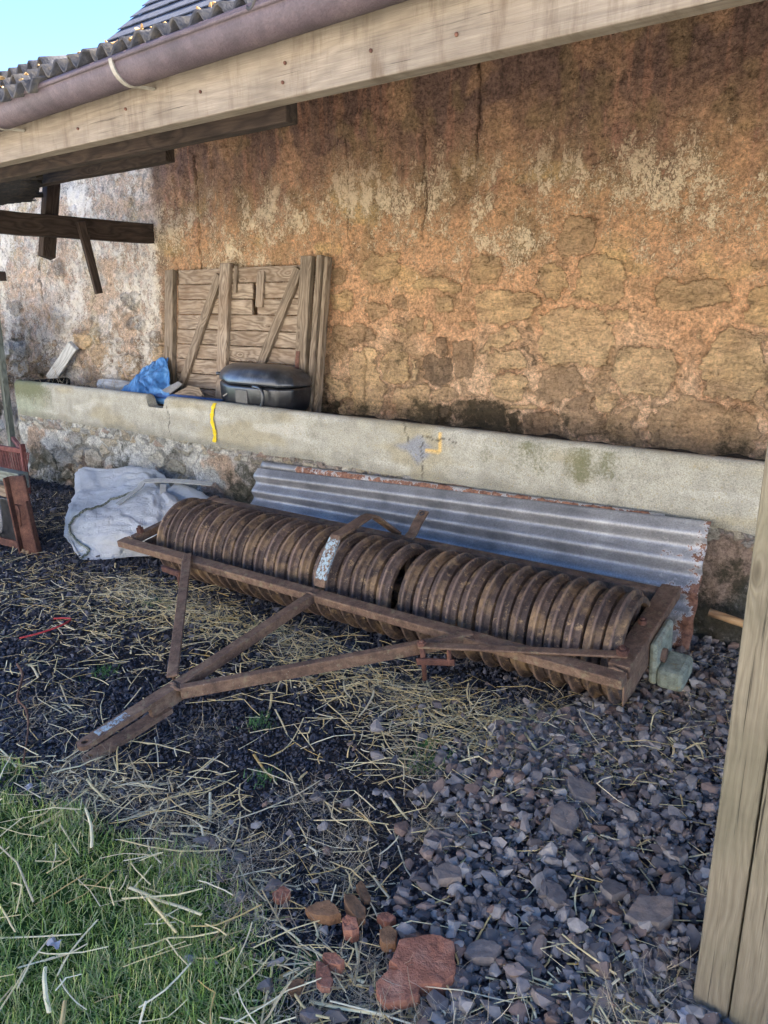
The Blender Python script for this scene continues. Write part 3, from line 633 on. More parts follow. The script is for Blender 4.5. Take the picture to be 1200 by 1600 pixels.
# gutter
def build_gutter():
    xs = np.linspace(-6.0, 2.2, 60); a = np.linspace(0, math.pi, 17); V = []
    for x in xs:
        c = (1.388, gz(x)+.003*math.sin(x*2.1))
        V += [(x, c[0]-.053, c[1]+.006), (x, c[0]-.056, c[1]-.004)]
        for t in a: V.append((x, c[0]-.049*math.cos(t), c[1]-.050*math.sin(t)))
    o = mob('gutter', V, grid_faces(len(xs), 19), M['gutter'], lean, True); solid(o, .0045, -1.)
    o.parent = lean; return o
gut = build_gutter()
bead = tube('gutter_rim', [(x, 1.388-.052, gz(x)+.004) for x in np.linspace(-6., 2.2, 40)], .0065, M['gutter'], gut, 8)
for bx in (-1.92, -2.62, -.98, -3.4, -.2, .6):
    pts = [(bx, 1.388-.059*math.cos(t), gz(bx)-.058*math.sin(t)+.006) for t in np.linspace(0.05, math.pi*.62, 10)]+[(bx+.012, 1.452, gz(bx)-.048)]
    tube('gutter_bracket', pts, 0, M['bracket'], gut, flat=(.015, .005))
# roof: corrugated cement sheets
def zr(y): return 2.158+.30*(y-1.335)
def corr(x0, x1, y0, y1, zf, name, mat, parent, pitch=.0762, amp=.017, ny=8, t=.007, rag=0., seed=1, off=0.):
    n = int((x1-x0)/pitch*12); xs = np.linspace(x0, x1, n); V = []
    r = random.Random(seed); jag = [r.uniform(-1, 1) for _ in range(n)]
    for i, x in enumerate(xs):
        j = jag[i//7 % n]
        for k in range(ny):
            y = y0+(y1-y0)*k/(ny-1)
            if k == 0: y += rag*j
            V.append((x, y, zf(y)+amp*math.sin(2*math.pi*(x+off)/pitch)))
    o = mob(name, V, grid_faces(n, ny), mat, parent, True); return solid(o, t, 0.)
k = 0; x = -5.3
while x < 3.2:
    corr(x, x+1.06, 1.335-.012*(k % 3), 4.0, lambda y, k=k, x=x: zr(y)-.008+.004*(k % 2)+.024*(max(-3.2, min(.2, x+.5))+1.88)*sst(3., 1.3, y), 'roof_sheet', M['cement'], lean, rag=.008, seed=k)
    x += .985; k += 1
corr(-4.3, -2.99, 1.78, 2.6, lambda y: 2.405+.27*(y-1.78), 'loose_roof_sheet', M['cement'], lean, amp=.02)
corr(-4.4, -2.79, 1.55, 2.6, lambda y: 2.262+.28*(y-1.55), 'lapped_roof_sheet', M['cement'], lean, amp=.02, off=.02)
# lichen crusts on the sheet ends
lp = []; r = random.Random(5); pr = [hull(9, (1, 1, .55), s) for s in range(5)]
for i in range(150):
    x = r.uniform(-3.2, .2); lp.append((x, 1.345+r.uniform(0, .06), zr(1.35)+.01*(x+1.9)+.018+.012*math.sin(2*math.pi*x/.0762)+r.uniform(-.004, .006)))
lp = np.array(lp); v, f = scatter(pr, lp, RNG.uniform(.005, .013, len(lp)), .5); o = mob('lichen', v, f, M['lichen'], lean); o['kind'] = 'stuff'
for xx in (1.4, .2, -.9, -2.1, -3.3, -4.4, -5.25):
    bar('rafter', (xx, 1.51, zr(1.51)-.07), (xx, 3.96, zr(3.96)-.07), .05, .085, M['beam'], lean)
bar('purlin', (-6.3, 2.83, 2.335), (-3.62, 2.83, 2.335), .06, .155, M['beam'], lean, wob=.004)
bar('purlin', (-5.6, 1.78, 2.082), (-1.70, 1.78, 2.082), .05, .12, M['beam'], lean, wob=.002)
bar('tie_beam', (-5.42, 4.0, 2.070), (-5.42, 1.2, 2.045), .07, .150, M['beam'], lean, wob=.003)
bar('hanging_strut', (-5.50, 3.24, 2.44), (-5.50, 3.125, 1.85), .07, .10, M['beam'], lean, up=(0, 1, 0), rag=.02)
bar('hanging_brace', (-5.345, 3.33, 2.105), (-5.345, 3.425, 1.60), .035, .066, M['beam'], lean, up=(0, 1, 0), taper=.85)
def torn_sheet():
    xs = np.arange(-7.5, -3.95, .0127); V = []; rj = random.Random(8); j = 0
    for i, x in enumerate(xs):
        if i % 7 == 0: j = rj.uniform(-.05, .04)
        yf = min(3.2, 3.2-(x+5.66)*.56)+j
        for k in range(6):
            y = 2.15+(max(yf, 2.2)-2.15)*k/5; V.append((x, y, 2.178+.10*(y-2.2)+.015*math.sin(2*math.pi*x/.0762)))
    solid(mob('torn_roof_sheet', V, grid_faces(len(xs), 6), M['cement'], lean, True), .006)
torn_sheet()
bar('corner_post', (-6.1, 1.50, -.1), (-6.1, 1.50, 1.985), .1, .1, M['stile'], lean)

# ------------------------------------------------------------------ roller
RX, RY, RR, PSI, PHI, HH, WW = -.7908, 2.7248, .2271, .0375, .1674, .0985, 2.79
roller = empty('field_roller', (RX, RY, 0), PSI, label='rusty ring roller with triangular drawbar frame lying on the straw in front of trough', cat='farm roller')
AX = Matrix.Translation((RX, RY, RR)) @ Matrix.Rotation(PSI, 4, 'Z')         # axle frame, level
FM = AX @ Matrix.Rotation(PHI, 4, 'X')                                      # frame, nose down on the hitch
def ring_mesh():
    w = .0362
    prof = [(-w+.0015, .180), (-w+.0015, .196), (-w+.0045, .2045), (-.0135, .2065), (-.0100, .2085), (-.0066, .2215), (-.0036, .2262), (0, .2271), (.0036, .2262), (.0066, .2215), (.0100, .2085), (.0135, .2065), (w-.0045, .2045), (w-.0015, .196), (w-.0015, .180), (.012, .186), (-.012, .186)]
    n = 88; V = []; rr = random.Random(1)
    for i in range(n):
        a = 2*math.pi*i/n
        V += [(x, r*math.cos(a), r*math.sin(a)) for x, r in prof]
    F = []; k = len(prof)
    for i in range(n):
        for j in range(k):
            F.append((i*k+j, i*k+(j+1) % k, ((i+1) % n)*k+(j+1) % k, ((i+1) % n)*k+j))
    # hub and four spokes
    def cyl(r0, r1, h, nn=20):
        q = len(V)
        for i in range(nn):
            a = 2*math.pi*i/nn
            for x, r in ((-h, r0), (-h, r1), (h, r1), (h, r0)): V.append((x, r*math.cos(a), r*math.sin(a)))
        for i in range(nn):
            for j in range(4): F.append((q+i*4+j, q+i*4+(j+1) % 4, q+((i+1) % nn)*4+(j+1) % 4, q+((i+1) % nn)*4+j))
    cyl(.03, .055, .034)
    for s in range(5):
        a = 2*math.pi*s/5; d = np.array([0, math.cos(a), math.sin(a)]); t = np.array([0, -math.sin(a), math.cos(a)]); q = len(V)
        for rad, hw in ((.05, .02), (.185, .015)):
            for sx, st in ((-1,-1),(1,-1),(1,1),(-1,1)): V.append(tuple(d*rad+t*st*hw+np.array([sx*.010, 0, 0])))
        for j in range(4): F.append((q+j, q+(j+1) % 4, q+4+(j+1) % 4, q+4+j))
    return mesh_np('roller_ring', V, F, M['ring'], True, dict(wear=[1. if math.hypot(p[1], p[2]) > .2225 else .25 if .2075 < math.hypot(p[1], p[2]) < .212 else 0. for p in V]))
rme = ring_mesh()
def auto(me, ang=38):
    bm = bmesh.new(); bm.from_mesh(me)
    for e in bm.edges:
        if len(e.link_faces) == 2 and e.calc_face_angle(0) > R_(ang): e.smooth = False
    bm.to_mesh(me); bm.free()
auto(rme)
xsr = []
for s0, s1, n in ((-2.665, -1.556, 15), (-1.535, -1.091, 6), (-1.050, -.062, 13)):
    st = (s1-s0)/n; xsr += [s0+st*(i+.5) for i in range(n)]
first = None; rj = random.Random(4)
for x in xsr:
    if first is None: o = first = bpy.data.objects.new('roller_ring', rme)
    else: o = first.copy()
    COL.objects.link(o)
    place(o, roller, AX @ Matrix.Translation((x+rj.uniform(-.0015, .0015), rj.uniform(-.005, .005), rj.uniform(-.004, .003))) @ Matrix.Rotation(rj.uniform(0, 6.28), 4, 'X') @ Matrix.Rotation(rj.uniform(-.014, .014), 4, 'Z') @ Matrix.Rotation(rj.uniform(-.006, .006), 4, 'Y'))
tube('axle', [(-2.80, 0, 0), (.05, 0, 0)], .027, M['frame'], roller, 16, base=AX)
h = HH
fb = dict(mat=M['frame'], parent=roller, base=FM)
bar('front_rail', (-2.792, -.330, h-.019), (.0, -.330, h-.019), .060, .038, **fb)
bar('rear_rail', (-2.74, .315, h-.032), (-.06, .315, h-.032), .05, .06, **fb)
bar('side_rail', (-.038, -.279, h-.020), (-.038, .36, h-.020), .078, .050, **fb)
bar('side_rail', (-2.755, -.279, h-.022), (-2.755, .36, h-.022), .045, .044, **fb)
bar('side_plate', (-.004, -.33, h-.085), (-.004, .16, h-.085), .008, .085, **fb)
bar('side_plate', (-2.70, -.25, h-.07), (-2.70, .30, h-.07), .010, .075, **fb)
bar('inner_bracket', (-2.66, .10, h-.02), (-2.66, .36, h-.02), .04, .02, **fb)
for wx, wy, wr in ((-1.399, -.352, .009), (-1.425, -1.118, .010), (-1.405, -1.13, .010), (-2.245, -.345, .008), (-.62, -.345, .008), (-.04, -.302, .007), (-2.75, -.302, .007)):
    tube('weld', [(wx-.026, wy, h-.001), (wx-.009, wy+.003, h+.002), (wx+.009, wy-.002, h+.001), (wx+.026, wy, h-.001)], [wr*.6, wr*.85, wr*.8, wr*.5], M['frame'], roller, 7, base=FM)
# drawbar: box beam ending in a forked hitch
bar('drawbar', (-1.399, -.305, h-.018), (-1.425, -1.10, h-.018), .044, .042, **fb)
def clevis(zc, l0, dirn=None):
    bm = bmesh.new(); hw = .027; cx, cy = -1.452, -1.490; bx, by = -1.4235, l0
    pts = [(bx-hw, by), (bx+hw, by)]
    for t in np.linspace(0, math.pi, 9): pts.append((cx+hw*math.cos(t), cy-hw*math.sin(t)))
    top = []; bot = []; ho = 12; hr = .0125
    for z, L in ((.009, top), (-.009, bot)):
        L += [bm.verts.new((x, y, zc+z)) for x, y in pts]
    ht = [bm.verts.new((cx+hr*math.cos(2*math.pi*i/ho), cy+hr*math.sin(2*math.pi*i/ho), zc+.009)) for i in range(ho)]
    hb = [bm.verts.new((cx+hr*math.cos(2*math.pi*i/ho), cy+hr*math.sin(2*math.pi*i/ho), zc-.009)) for i in range(ho)]
    n = len(pts)
    for i in range(n): bm.faces.new((top[i], top[(i+1) % n], bot[(i+1) % n], bot[i]))
    for i in range(ho): bm.faces.new((ht[i], hb[i], hb[(i+1) % ho], ht[(i+1) % ho]))
    for L, H in ((top, ht), (bot, hb)):
        e = [bm.edges.get((L[i], L[(i+1) % n])) or bm.edges.new((L[i], L[(i+1) % n])) for i in range(n)]
        e += [bm.edges.get((H[i], H[(i+1) % ho])) or bm.edges.new((H[i], H[(i+1) % ho])) for i in range(ho)]
        bmesh.ops.triangle_fill(bm, edges=e, use_beauty=True)
    o = bm_obj('hitch_plate', bm, M['frame'], roller, FM)
    a = o.data.attributes.new('paint', 'FLOAT', 'POINT')
    a.data.foreach_set('value', [(.55 if -1.46 < v.co.y < -1.1 and zc > .05 and False else 0) for v in o.data.vertices]); return o
# upper plate is subdivided so old blue paint survives near the tip only
clevis(h-.008, -1.05)
clevis(h-.072, -1.17)
bar('paint_remnant', (-1.4415, -1.32, h+.0016), (-1.4505, -1.445, h+.0016), .034, .0012, M['frame'], roller, base=FM, bv=0, paint=lambda t: .62)
bar('hitch_web', (-1.425, -1.02, h-.044), (-1.432, -1.24, h-.044), .024, .062, **fb)
bar('brace', (-1.470, -1.09, h+.006), (-2.255, -.318, h+.008), .044, .012, **fb)
bar('brace_flange', (-1.49, -1.075, h-.02), (-2.245, -.365, h-.02), .010, .04, **fb)
bar('brace', (-1.395, -1.120, h-.020), (-.600, -.318, h-.018), .032, .050, **fb)
bar('tension_strap', (-.735, -.50, h+.013), (-.030, -.215, h+.012), .038, .010, **fb)
def bolt(name, x, y, z, s=.02, hgt=.02):
    bm = bmesh.new(); bmesh.ops.create_cone(bm, cap_ends=True, segments=6, radius1=s, radius2=s, depth=hgt)
    b2 = bmesh.new(); bmesh.ops.create_cone(b2, cap_ends=True, segments=14, radius1=s*.55, radius2=s*.45, depth=hgt*1.9)
    me = bpy.data.meshes.new('t'); b2.to_mesh(me); b2.free(); bm.from_mesh(me); bpy.data.meshes.remove(me)
    return bevel(bm_obj(name, bm, M['rustred'], roller, FM @ Matrix.Translation((x, y, z)), False), .002)
bolt('bolt', -.043, -.224, h+.028, .024, .022); bolt('bolt', -2.755, -.225, h+.012, .022, .03); bolt('bolt', -.72, -.50, h+.026, .019, .014); bolt('bolt', -.05, .02, h+.014, .017, .02)
tube('strap_pin', [(-.72, -.50, h+.03), (-.72, -.50, h-.14)], .010, M['rustred'], roller, 10, base=FM)
bar('pin_clip', (-.735, -.525, h-.045), (-.60, -.465, h-.045), .012, .028, M['rustred'], roller, base=FM)
bar('pin_clip', (-.62, -.470, h-.055), (-.62, -.470, h+.008), .02, .012, M['rustred'], roller, base=FM, up=(1,0,0))
bar('pin_clip', (-2.33, -.43, h-.035), (-2.18, -.44, h-.035), .02, .03, M['rustred'], roller, base=FM)
tube('strap_pin', [(-2.20, -.44, h-.02), (-2.20, -.445, h-.12)], .010, M['rustred'], roller, 10, base=FM)
# arched flat bar over the rings with old blue paint
def arch(name, pts, w, t, pf, x0):
    P = np.array(pts, float); V = []; A = []
    n = len(P)
    for i in range(n):
        d = P[min(i+1, n-1)]-P[max(i-1, 0)]; d = d/np.hypot(*d); nn = np.array([-d[1], d[0]])
        for a, b in ((-1, -1), (1, -1), (1, 1), (-1, 1)):
            q = P[i]+nn*b*t/2; V.append((x0+a*w/2, q[0], q[1])); A.append(pf(i/(n-1)))
    F = [(i*4+k, i*4+(k+1) % 4, i*4+4+(k+1) % 4, i*4+4+k) for i in range(n-1) for k in range(4)]+[(3, 2, 1, 0), tuple((n-1)*4+k for k in range(4))]
    return bevel(link(name, mesh_np(name, V, F, M['frame'], False, dict(paint=A)), roller, FM), .003)
def dens(pts, m=5):
    out = []
    for a, b in zip(pts[:-1], pts[1:]):
        out += [tuple(np.array(a)+(np.array(b)-np.array(a))*k/m) for k in range(m)]
    return out+[pts[-1]]
arch('arch_bar', dens([(-.290, h+.004), (-.262, h+.06), (-.165, .262), (-.135, .287), (.10, .287), (.135, .282), (.165, .262), (.335, h+.004)]), .060, .014, lambda t: (.62 if .08 < t < .40 else .25 if t < .55 else .0), -1.400)
arch('lifting_lug', dens([(.30, h+.004), (.345, h+.012), (.40, h+.05), (.47, h+.085)], 3), .055, .013, lambda t: 0., -1.31)
tube('lug_eye', [(-1.31+.012*math.cos(t), .445+.010*math.sin(t), h+.083+.006*math.sin(t)) for t in np.linspace(0, 2*math.pi, 13)], .0035, M['black'], roller, 6, base=FM)
# bearing housing
block('bearing_plate', (.018, .045, -.015), (.034, .21, .185), M['bluegreen'], roller, base=FM, bv=.016)
block('bearing_housing', (.082, .010, -.065), (.098, .155, .085), M['bluegreen'], roller, base=FM, bv=.018)
block('bearing_housing', (-2.80, .01, -.03), (.06, .15, .12), M['bluegreen'], roller, base=FM, bv=.018)

# ------------------------------------------------------------------ corrugated iron leaning on the trough
def iron(name, x0, x1, zt0, zt1, ytop, ybot, ncorr, off, label, rustf, zb=None):
    L = x1-x0; n = int(L/.035); m = ncorr*14+1; V = []; A = []
    for i in range(n):
        t = i/(n-1); x = x0+L*t
        zt = zt0+(zt1-zt0)*t; zbm = -.03 if zb is None else zb
        for j in range(m):
            s = j/(m-1); ph = s*ncorr*2*math.pi
            z = zt+(zbm-zt)*s; y = ytop+(ybot-ytop)*s+.015*math.cos(ph+off)+.004*math.sin(x*2.1+s*3)
            xx = x
            V.append((xx, y, z)); A.append(rustf(t, s))
    o = mob(name, V, grid_faces(n, m), M['galv'], None, True, origin=((x0+x1)/2, ybot, 0), attrs=dict(rust=A)); solid(o, .0016, 0.)
    return tag(o, label, 'corrugated sheet', 'corrugated iron sheets behind the roller')
def rf1(t, s):
    e = .38*max(0, 1-abs(t-.955)/.05)*(.4+s)+.16*(t > .93)+(.50*max(0, 1-(1-t)/.03))
    if t > .8: e += .30*max(0, (s-.72)/.28)
    return min(1, e)
iron('corrugated_sheet', -3.66, -.795, .468, .593, 3.39, 3.265, 5, .3, 'front corrugated iron sheet, silvery grey with rust flaked right end, leaning on trough', rf1)
iron('corrugated_sheet', -3.63, -1.0, .515, .590, 3.425, 3.32, 5, 1.7, 'rear corrugated iron sheet showing only a rusty top edge behind the front sheet', lambda t, s: (.75 if .12 < t < .98 and s < .09 else 0)*(1 if s > .0 else .6))

# ------------------------------------------------------------------ bulk bag
bag = empty('bulk_bag', (-4.3, 2.9, 0), label='slumped white woven bulk bag with grey cord trim beside the roller', cat='bag')
BAG=[[[-4.165,2.373,0.0],[-4.046,2.465,0.0],[-3.964,2.59,0.0],[-3.842,2.715,0.0],[-3.777,2.861,0.0]],[[-4.508,2.5,0.036],[-4.222,2.52,0.085],[-3.962,2.58,0.136],[-3.781,2.66,0.15],[-3.651,2.75,0.153]],[[-4.737,2.62,0.101],[-4.443,2.66,0.173],[-4.186,2.74,0.199],[-3.982,2.84,0.232],[-3.835,2.9,0.218]],[[-4.978,2.8,0.134],[-4.743,2.86,0.172],[-4.481,2.92,0.224],[-4.298,3.0,0.272],[-4.121,3.05,0.275]],[[-5.141,2.95,0.19],[-4.949,3.02,0.205],[-4.71,3.08,0.266],[-4.488,3.14,0.296],[-4.352,3.18,0.238]],[[-5.327,3.08,0.295],[-5.108,3.16,0.305],[-4.863,3.22,0.346],[-4.64,3.26,0.334],[-4.532,3.28,0.211]]]
net = []
for i, row in enumerate(BAG):
    row = [list(p) for p in row]
    l = row[0]; e = row[-1]
    net.append([[l[0]-.10, l[1]+.16, 0.], [l[0]-.03, l[1]+.05, l[2]*.5]]+row+[[e[0]+.07, e[1]+.05, e[2]*.55], [e[0]+.10, e[1]+.08, 0.]])
net.append([[p[0]+.02, p[1]+.08, p[2]*.9] for p in net[-1]]); net.append([[p[0]+.04, min(p[1]+.12, 3.44), 0.] for p in net[-2]])
P = cloth(net, 150, 170)
u, v_ = np.meshgrid(np.linspace(0, 1, 150), np.linspace(0, 1, 170), indexing='ij')
w1 = u*7+.9*fbm(u*3, v_*3, 401, 3); w2 = v_*8+.9*fbm(u*3, v_*3, 411, 3)
ridge = lambda t: (1-np.abs(t))
fold = .020*ridge(fbm(w1*.9, w2*.5, 421, 2))+.016*ridge(vn(w2*1.1+3, w1*.7, 431))+.005*ridge(fbm(w1*3, w2*2.2, 441, 2))
fold += .020*ridge(vn(u*10+1.1*vn(u*2, v_*3, 3), v_*2.4, 451))*sst(.55, .3, u)+.012*ridge(vn(u*16+v_*5, v_*7-u*4, 461))+.007*ridge(vn(u*30-v_*12, v_*18, 471))
fold -= fold.mean(); edge = sst(.0, .06, u)*sst(1., .93, u)*sst(0, .05, v_)*sst(1, .95, v_)
du = np.gradient(P, axis=0); dv = np.gradient(P, axis=1); nn = np.cross(dv, du); nn /= np.linalg.norm(nn, axis=-1, keepdims=True)+1e-9
nn *= np.sign(nn[..., 2:3]+1e-6)
P = P+nn*(fold*edge*.95)[..., None]
# a crease where the cord runs, and a sag beside it
P[..., 2] = np.maximum(P[..., 2]-.018*np.exp(-((u-.50-.10*np.sin(v_*4))/.022)**2), -.01)
mob('bag_body', P.reshape(-1, 3), grid_faces(150, 170), M['bag'], bag, True)
def onbag(uu, vv, lift=.006):
    i = int(np.clip(uu, 0, 1)*149); j = int(np.clip(vv, 0, 1)*169); return tuple(P[i, j]+nn[i, j]*lift)
cp = [(.0, .25), (.07, .33), (.13, .30), (.20, .285), (.26, .30), (.285, .325), (.33, .36), (.385, .41), (.435, .46), (.465, .51), (.475, .55)]
cs = catmull(np.array([(a, b, 0) for a, b in cp]), 90)
tube('cord_trim', [onbag(a, b, .008) for a, b, _ in cs], [.0062+.0026*(i % 2) for i in range(90)], M['rope'], bag, 6)
tube('lifting_strap', catmull([onbag(.37, .47, .012), onbag(.42, .53, .02), onbag(.47, .58, .03), onbag(.52, .62, .05), (-4.22, 3.16, .345), (-4.06, 3.22, .345), (-3.97, 3.27, .34)], 30), 0, M['strap'], bag, flat=(.05, .006))
tube('lifting_strap', catmull([(-4.26, 3.08, .33), (-4.18, 3.02, .27), (-4.10, 2.98, .21), (-4.0, 2.96, .17)], 16), 0, M['strap'], bag, flat=(.04, .006))
# stiff sleeve of the bag mouth, standing up at the back
sl = cloth([[(-4.30,3.10,.20),(-4.12,3.10,.20),(-3.92,3.12,.17)], [(-4.30,3.16,.29),(-4.10,3.17,.27),(-3.86,3.18,.22)], [(-4.30,3.26,.28),(-4.10,3.28,.25),(-3.86,3.28,.18)], [(-4.30,3.30,.0),(-4.1,3.32,.0),(-3.86,3.32,.0)]], 24, 24)
sl[..., 2] += .008*fbm(sl[..., 0]*20, sl[..., 1]*20, 5, 2); mob('bag_sleeve', sl.reshape(-1, 3), grid_faces(24, 24), M['bag'], bag, True)

# ------------------------------------------------------------------ timber door panel leaning on the wall in the trough
door = empty('timber_door', (-4.4, 3.85, .76), label='old boarded timber door with two diagonal braces leaning on the wall', cat='door')
DX0, DX1, ZB, ZT = -5.13, -3.56, .765, 1.80
def dp(x, z, d=0.):                                     # a point on the leaning door plane, d towards the viewer
    t = (z-ZB)/(ZT-ZB); sk = .03*(x-DX0)/(DX1-DX0)
    return (x, 3.835+.115*t-d, z+.02*sk)
nb = 9
for i in range(nb):
    z0 = ZB+.01+(ZT-ZB-.03)*i/nb; z1 = ZB+.01+(ZT-ZB-.03)*(i+1)/nb
    zc = (z0+z1)/2; hgt = (z1-z0)-.006
    if i in (6, 7):
        bar('plank', dp(DX0+.10, zc), dp(-4.19, zc), .018, hgt, M['plank'], door, bv=.003, wob=.001); bar('plank', dp(-4.135, zc), dp(DX1-.09, zc), .018, hgt, M['plank'], door, bv=.003, wob=.001)
    else: bar('plank', dp(DX0+.10, zc), dp(DX1-.09, zc), .018, hgt, M['plank'], door, bv=.003, wob=.0015)
def dbar(n, a, b, w, t, d, mat='stile', **k): return bar(n, dp(*a, d), dp(*b, d), w, t, M[mat], door, up=(0, -1, .1), **k)
dbar('stile', (DX0+.035, ZB), (DX0+.015, ZT-.02), .10, .045, .02)
dbar('stile', (-4.47, ZB+.02), (-4.46, ZT+.01), .105, .035, .027, 'plank')
dbar('stile', (-3.665, ZB-.0), (-3.645, ZT+.03), .10, .045, .025)
dbar('stile', (-3.565, ZB-.0), (-3.535, ZT+.03), .045, .06, .01)
dbar('stile', (-3.515, ZB-.0), (-3.485, ZT+.02), .03, .05, .0)
dbar('brace', (-4.99, ZB+.05), (-4.53, ZT-.07), .075, .03, .026, 'stile')
dbar('brace', (-4.15, ZB+.16), (-3.72, ZT-.05), .075, .03, .026, 'stile')
dbar('batten', (-4.10, 1.50), (-4.095, 1.745), .07, .02, .021, 'plank')
dbar('batten', (-4.36, 1.60), (-4.355, 1.79), .03, .02, .021)
dbar('iron_strap', (-3.685, ZB+.02), (-3.675, 1.21), .035, .006, .051, 'rustred', bv=.002)
dbar('iron_strap', (DX0+.02, ZB+.08), (DX0+.012, 1.20), .035, .006, .046, 'stile', bv=.002)

# ------------------------------------------------------------------ black hard case
case = empty('hard_case', (-3.85, 3.60, .80), label='scuffed black plastic hard case with carry handle resting on the trough', cat='case')
def case_shell(name, mat, lo):
    V = []; n = 6; F = []
    for (z, x0, x1, y0, y1, ch) in lo:
        V += [(x0, y0+ch*.62, z), (x0+ch, y0, z), (x1-ch*.25, y0, z), (x1, y0+ch*.25, z), (x1, y1, z), (x0, y1, z)]
    for i in range(len(lo)-1):
        for k in range(n): F.append((i*n+k, i*n+(k+1) % n, (i+1)*n+(k+1) % n, (i+1)*n+k))
    bm = bmesh.new(); vs = [bm.verts.new(p) for p in V]
    for f in F: bm.faces.new([vs[k] for k in f])
    bm.faces.new(vs[:n][::-1]); bm.faces.new(vs[-n:])
    return bevel(bm_obj(name, bm, mat, case, None, True), .02, 4)
case_shell('case_body', M['black'], [(.795, -4.26, -3.58, 3.56, 3.76, .20), (.85, -4.34, -3.52, 3.53, 3.78, .28), (.985, -4.37, -3.50, 3.52, 3.79, .32)])
case_shell('case_lid', M['blackside'], [(.990, -4.375, -3.495, 3.517, 3.792, .32), (1.045, -4.355, -3.51, 3.528, 3.788, .30), (1.085, -4.31, -3.56, 3.555, 3.775, .27), (1.110, -4.24, -3.65, 3.60, 3.76, .22), (1.122, -4.15, -3.74, 3.65, 3.74, .16)])
tube('carry_handle', catmull([(-3.80, 3.52, .985), (-3.72, 3.497, .985), (-3.68, 3.490, .96), (-3.68, 3.490, .89), (-3.72, 3.500, .855), (-3.80, 3.53, .855)], 26), .011, M['blackside'], case, 8)
bar('front_latch', (-3.98, 3.524, .91), (-3.86, 3.524, .91), .010, .10, M['black'], case, bv=.006)
tube('corner_stud', [(-4.40, 3.73, 1.03), (-4.35, 3.73, 1.03)], .013, M['black'], case, 10)
bar('worn_sticker', (-4.22, 3.62, .885), (-4.09, 3.545, .92), .004, .010, M['bracket'], case, bv=.001)

# ------------------------------------------------------------------ loose things in and by the trough
T = [[(-5.52,3.60,.78),(-5.30,3.58,.78),(-5.03,3.58,.78),(-4.78,3.60,.78)],[(-5.461,3.63,.84),(-5.243,3.61,.86),(-5.035,3.61,.87),(-4.80,3.62,.875)],[(-5.467,3.72,.89),(-5.345,3.71,.95),(-5.158,3.70,.965),(-4.92,3.72,.985)],[(-5.487,3.79,.93),(-5.33,3.79,1.0),(-5.173,3.78,1.04),(-5.02,3.79,1.06)],[(-5.56,3.87,.93),(-5.385,3.86,1.02),(-5.26,3.86,1.075),(-5.10,3.86,1.10)],[(-5.56,3.93,.80),(-5.38,3.93,.80),(-5.2,3.93,.80),(-5.05,3.93,.80)]]
Q = cloth(T, 70, 80); uu, vv = np.meshgrid(np.linspace(0, 1, 70), np.linspace(0, 1, 80), indexing='ij')
Q[..., 1] -= .03*(1-np.abs(fbm(uu*4, vv*5, 501, 3)))*sst(0, .1, uu); Q[..., 2] += .02*(fbm(uu*5+vv*3, vv*4, 511, 3))*sst(0., .12, uu)*sst(1, .85, uu)
tag(mob('blue_tarpaulin', Q.reshape(-1, 3), grid_faces(70, 80), M['tarp'], None, True, origin=(-5.2, 3.75, .78)), 'crumpled blue tarpaulin stuffed in the trough beside the timber door', 'tarpaulin')
tag(tube('plastic_pipe', [(-5.05, 3.60, .838), (-4.6, 3.60, .842), (-4.2, 3.59, .842)], .026, M['bluepipe'], None, 12, origin=True), 'dark blue plastic pipe lying inside the trough behind the notch', 'pipe')
V = [(-4.90,3.60,.885),(-4.70,3.61,.965),(-4.64,3.60,.945),(-4.80,3.59,.858)]
o = mob('plastic_scrap', V, [(0,1,2,3)], M['greyscrap'], None, origin=(-4.77, 3.6, .86)); solid(o, .012); tag(bevel(o, .003), 'flat grey offcut of plastic propped at the foot of the door', 'plastic scrap')
V = [(-4.78,3.60,.855),(-4.60,3.63,.935),(-4.50,3.64,.925),(-4.43,3.62,.875),(-4.50,3.60,.855)]
o = mob('board_scrap', V, [(0,1,2,3,4)], M['stile'], None, origin=(-4.6, 3.62, .86)); solid(o, .014); tag(bevel(o, .003), 'brown broken scrap of board leaning under the door brace in trough', 'board')
tag(bar('plank_offcut', (-6.95, 3.86, .84), (-6.60, 3.92, 1.16), .10, .05, M['palewood'], None, up=(.8, -.5, .4)), 'short bleached plank sticking up from left end of trough', 'plank')
tag(tube('pale_log', [(-6.12, 3.86, .835), (-5.9, 3.87, .84), (-5.62, 3.88, .83)], [.05, .058, .05], M['palewood'], None, 12, origin=True), 'pale weathered log lying in the trough left of the tarpaulin', 'log')
tag(tube('ash_handle', [(-.735, 3.30, .215), (-.55, 3.285, .198), (-.3, 3.27, .172)], .018, M['handle'], None, 14, origin=True), 'orange varnished wooden tool handle poking out behind the post', 'tool handle')
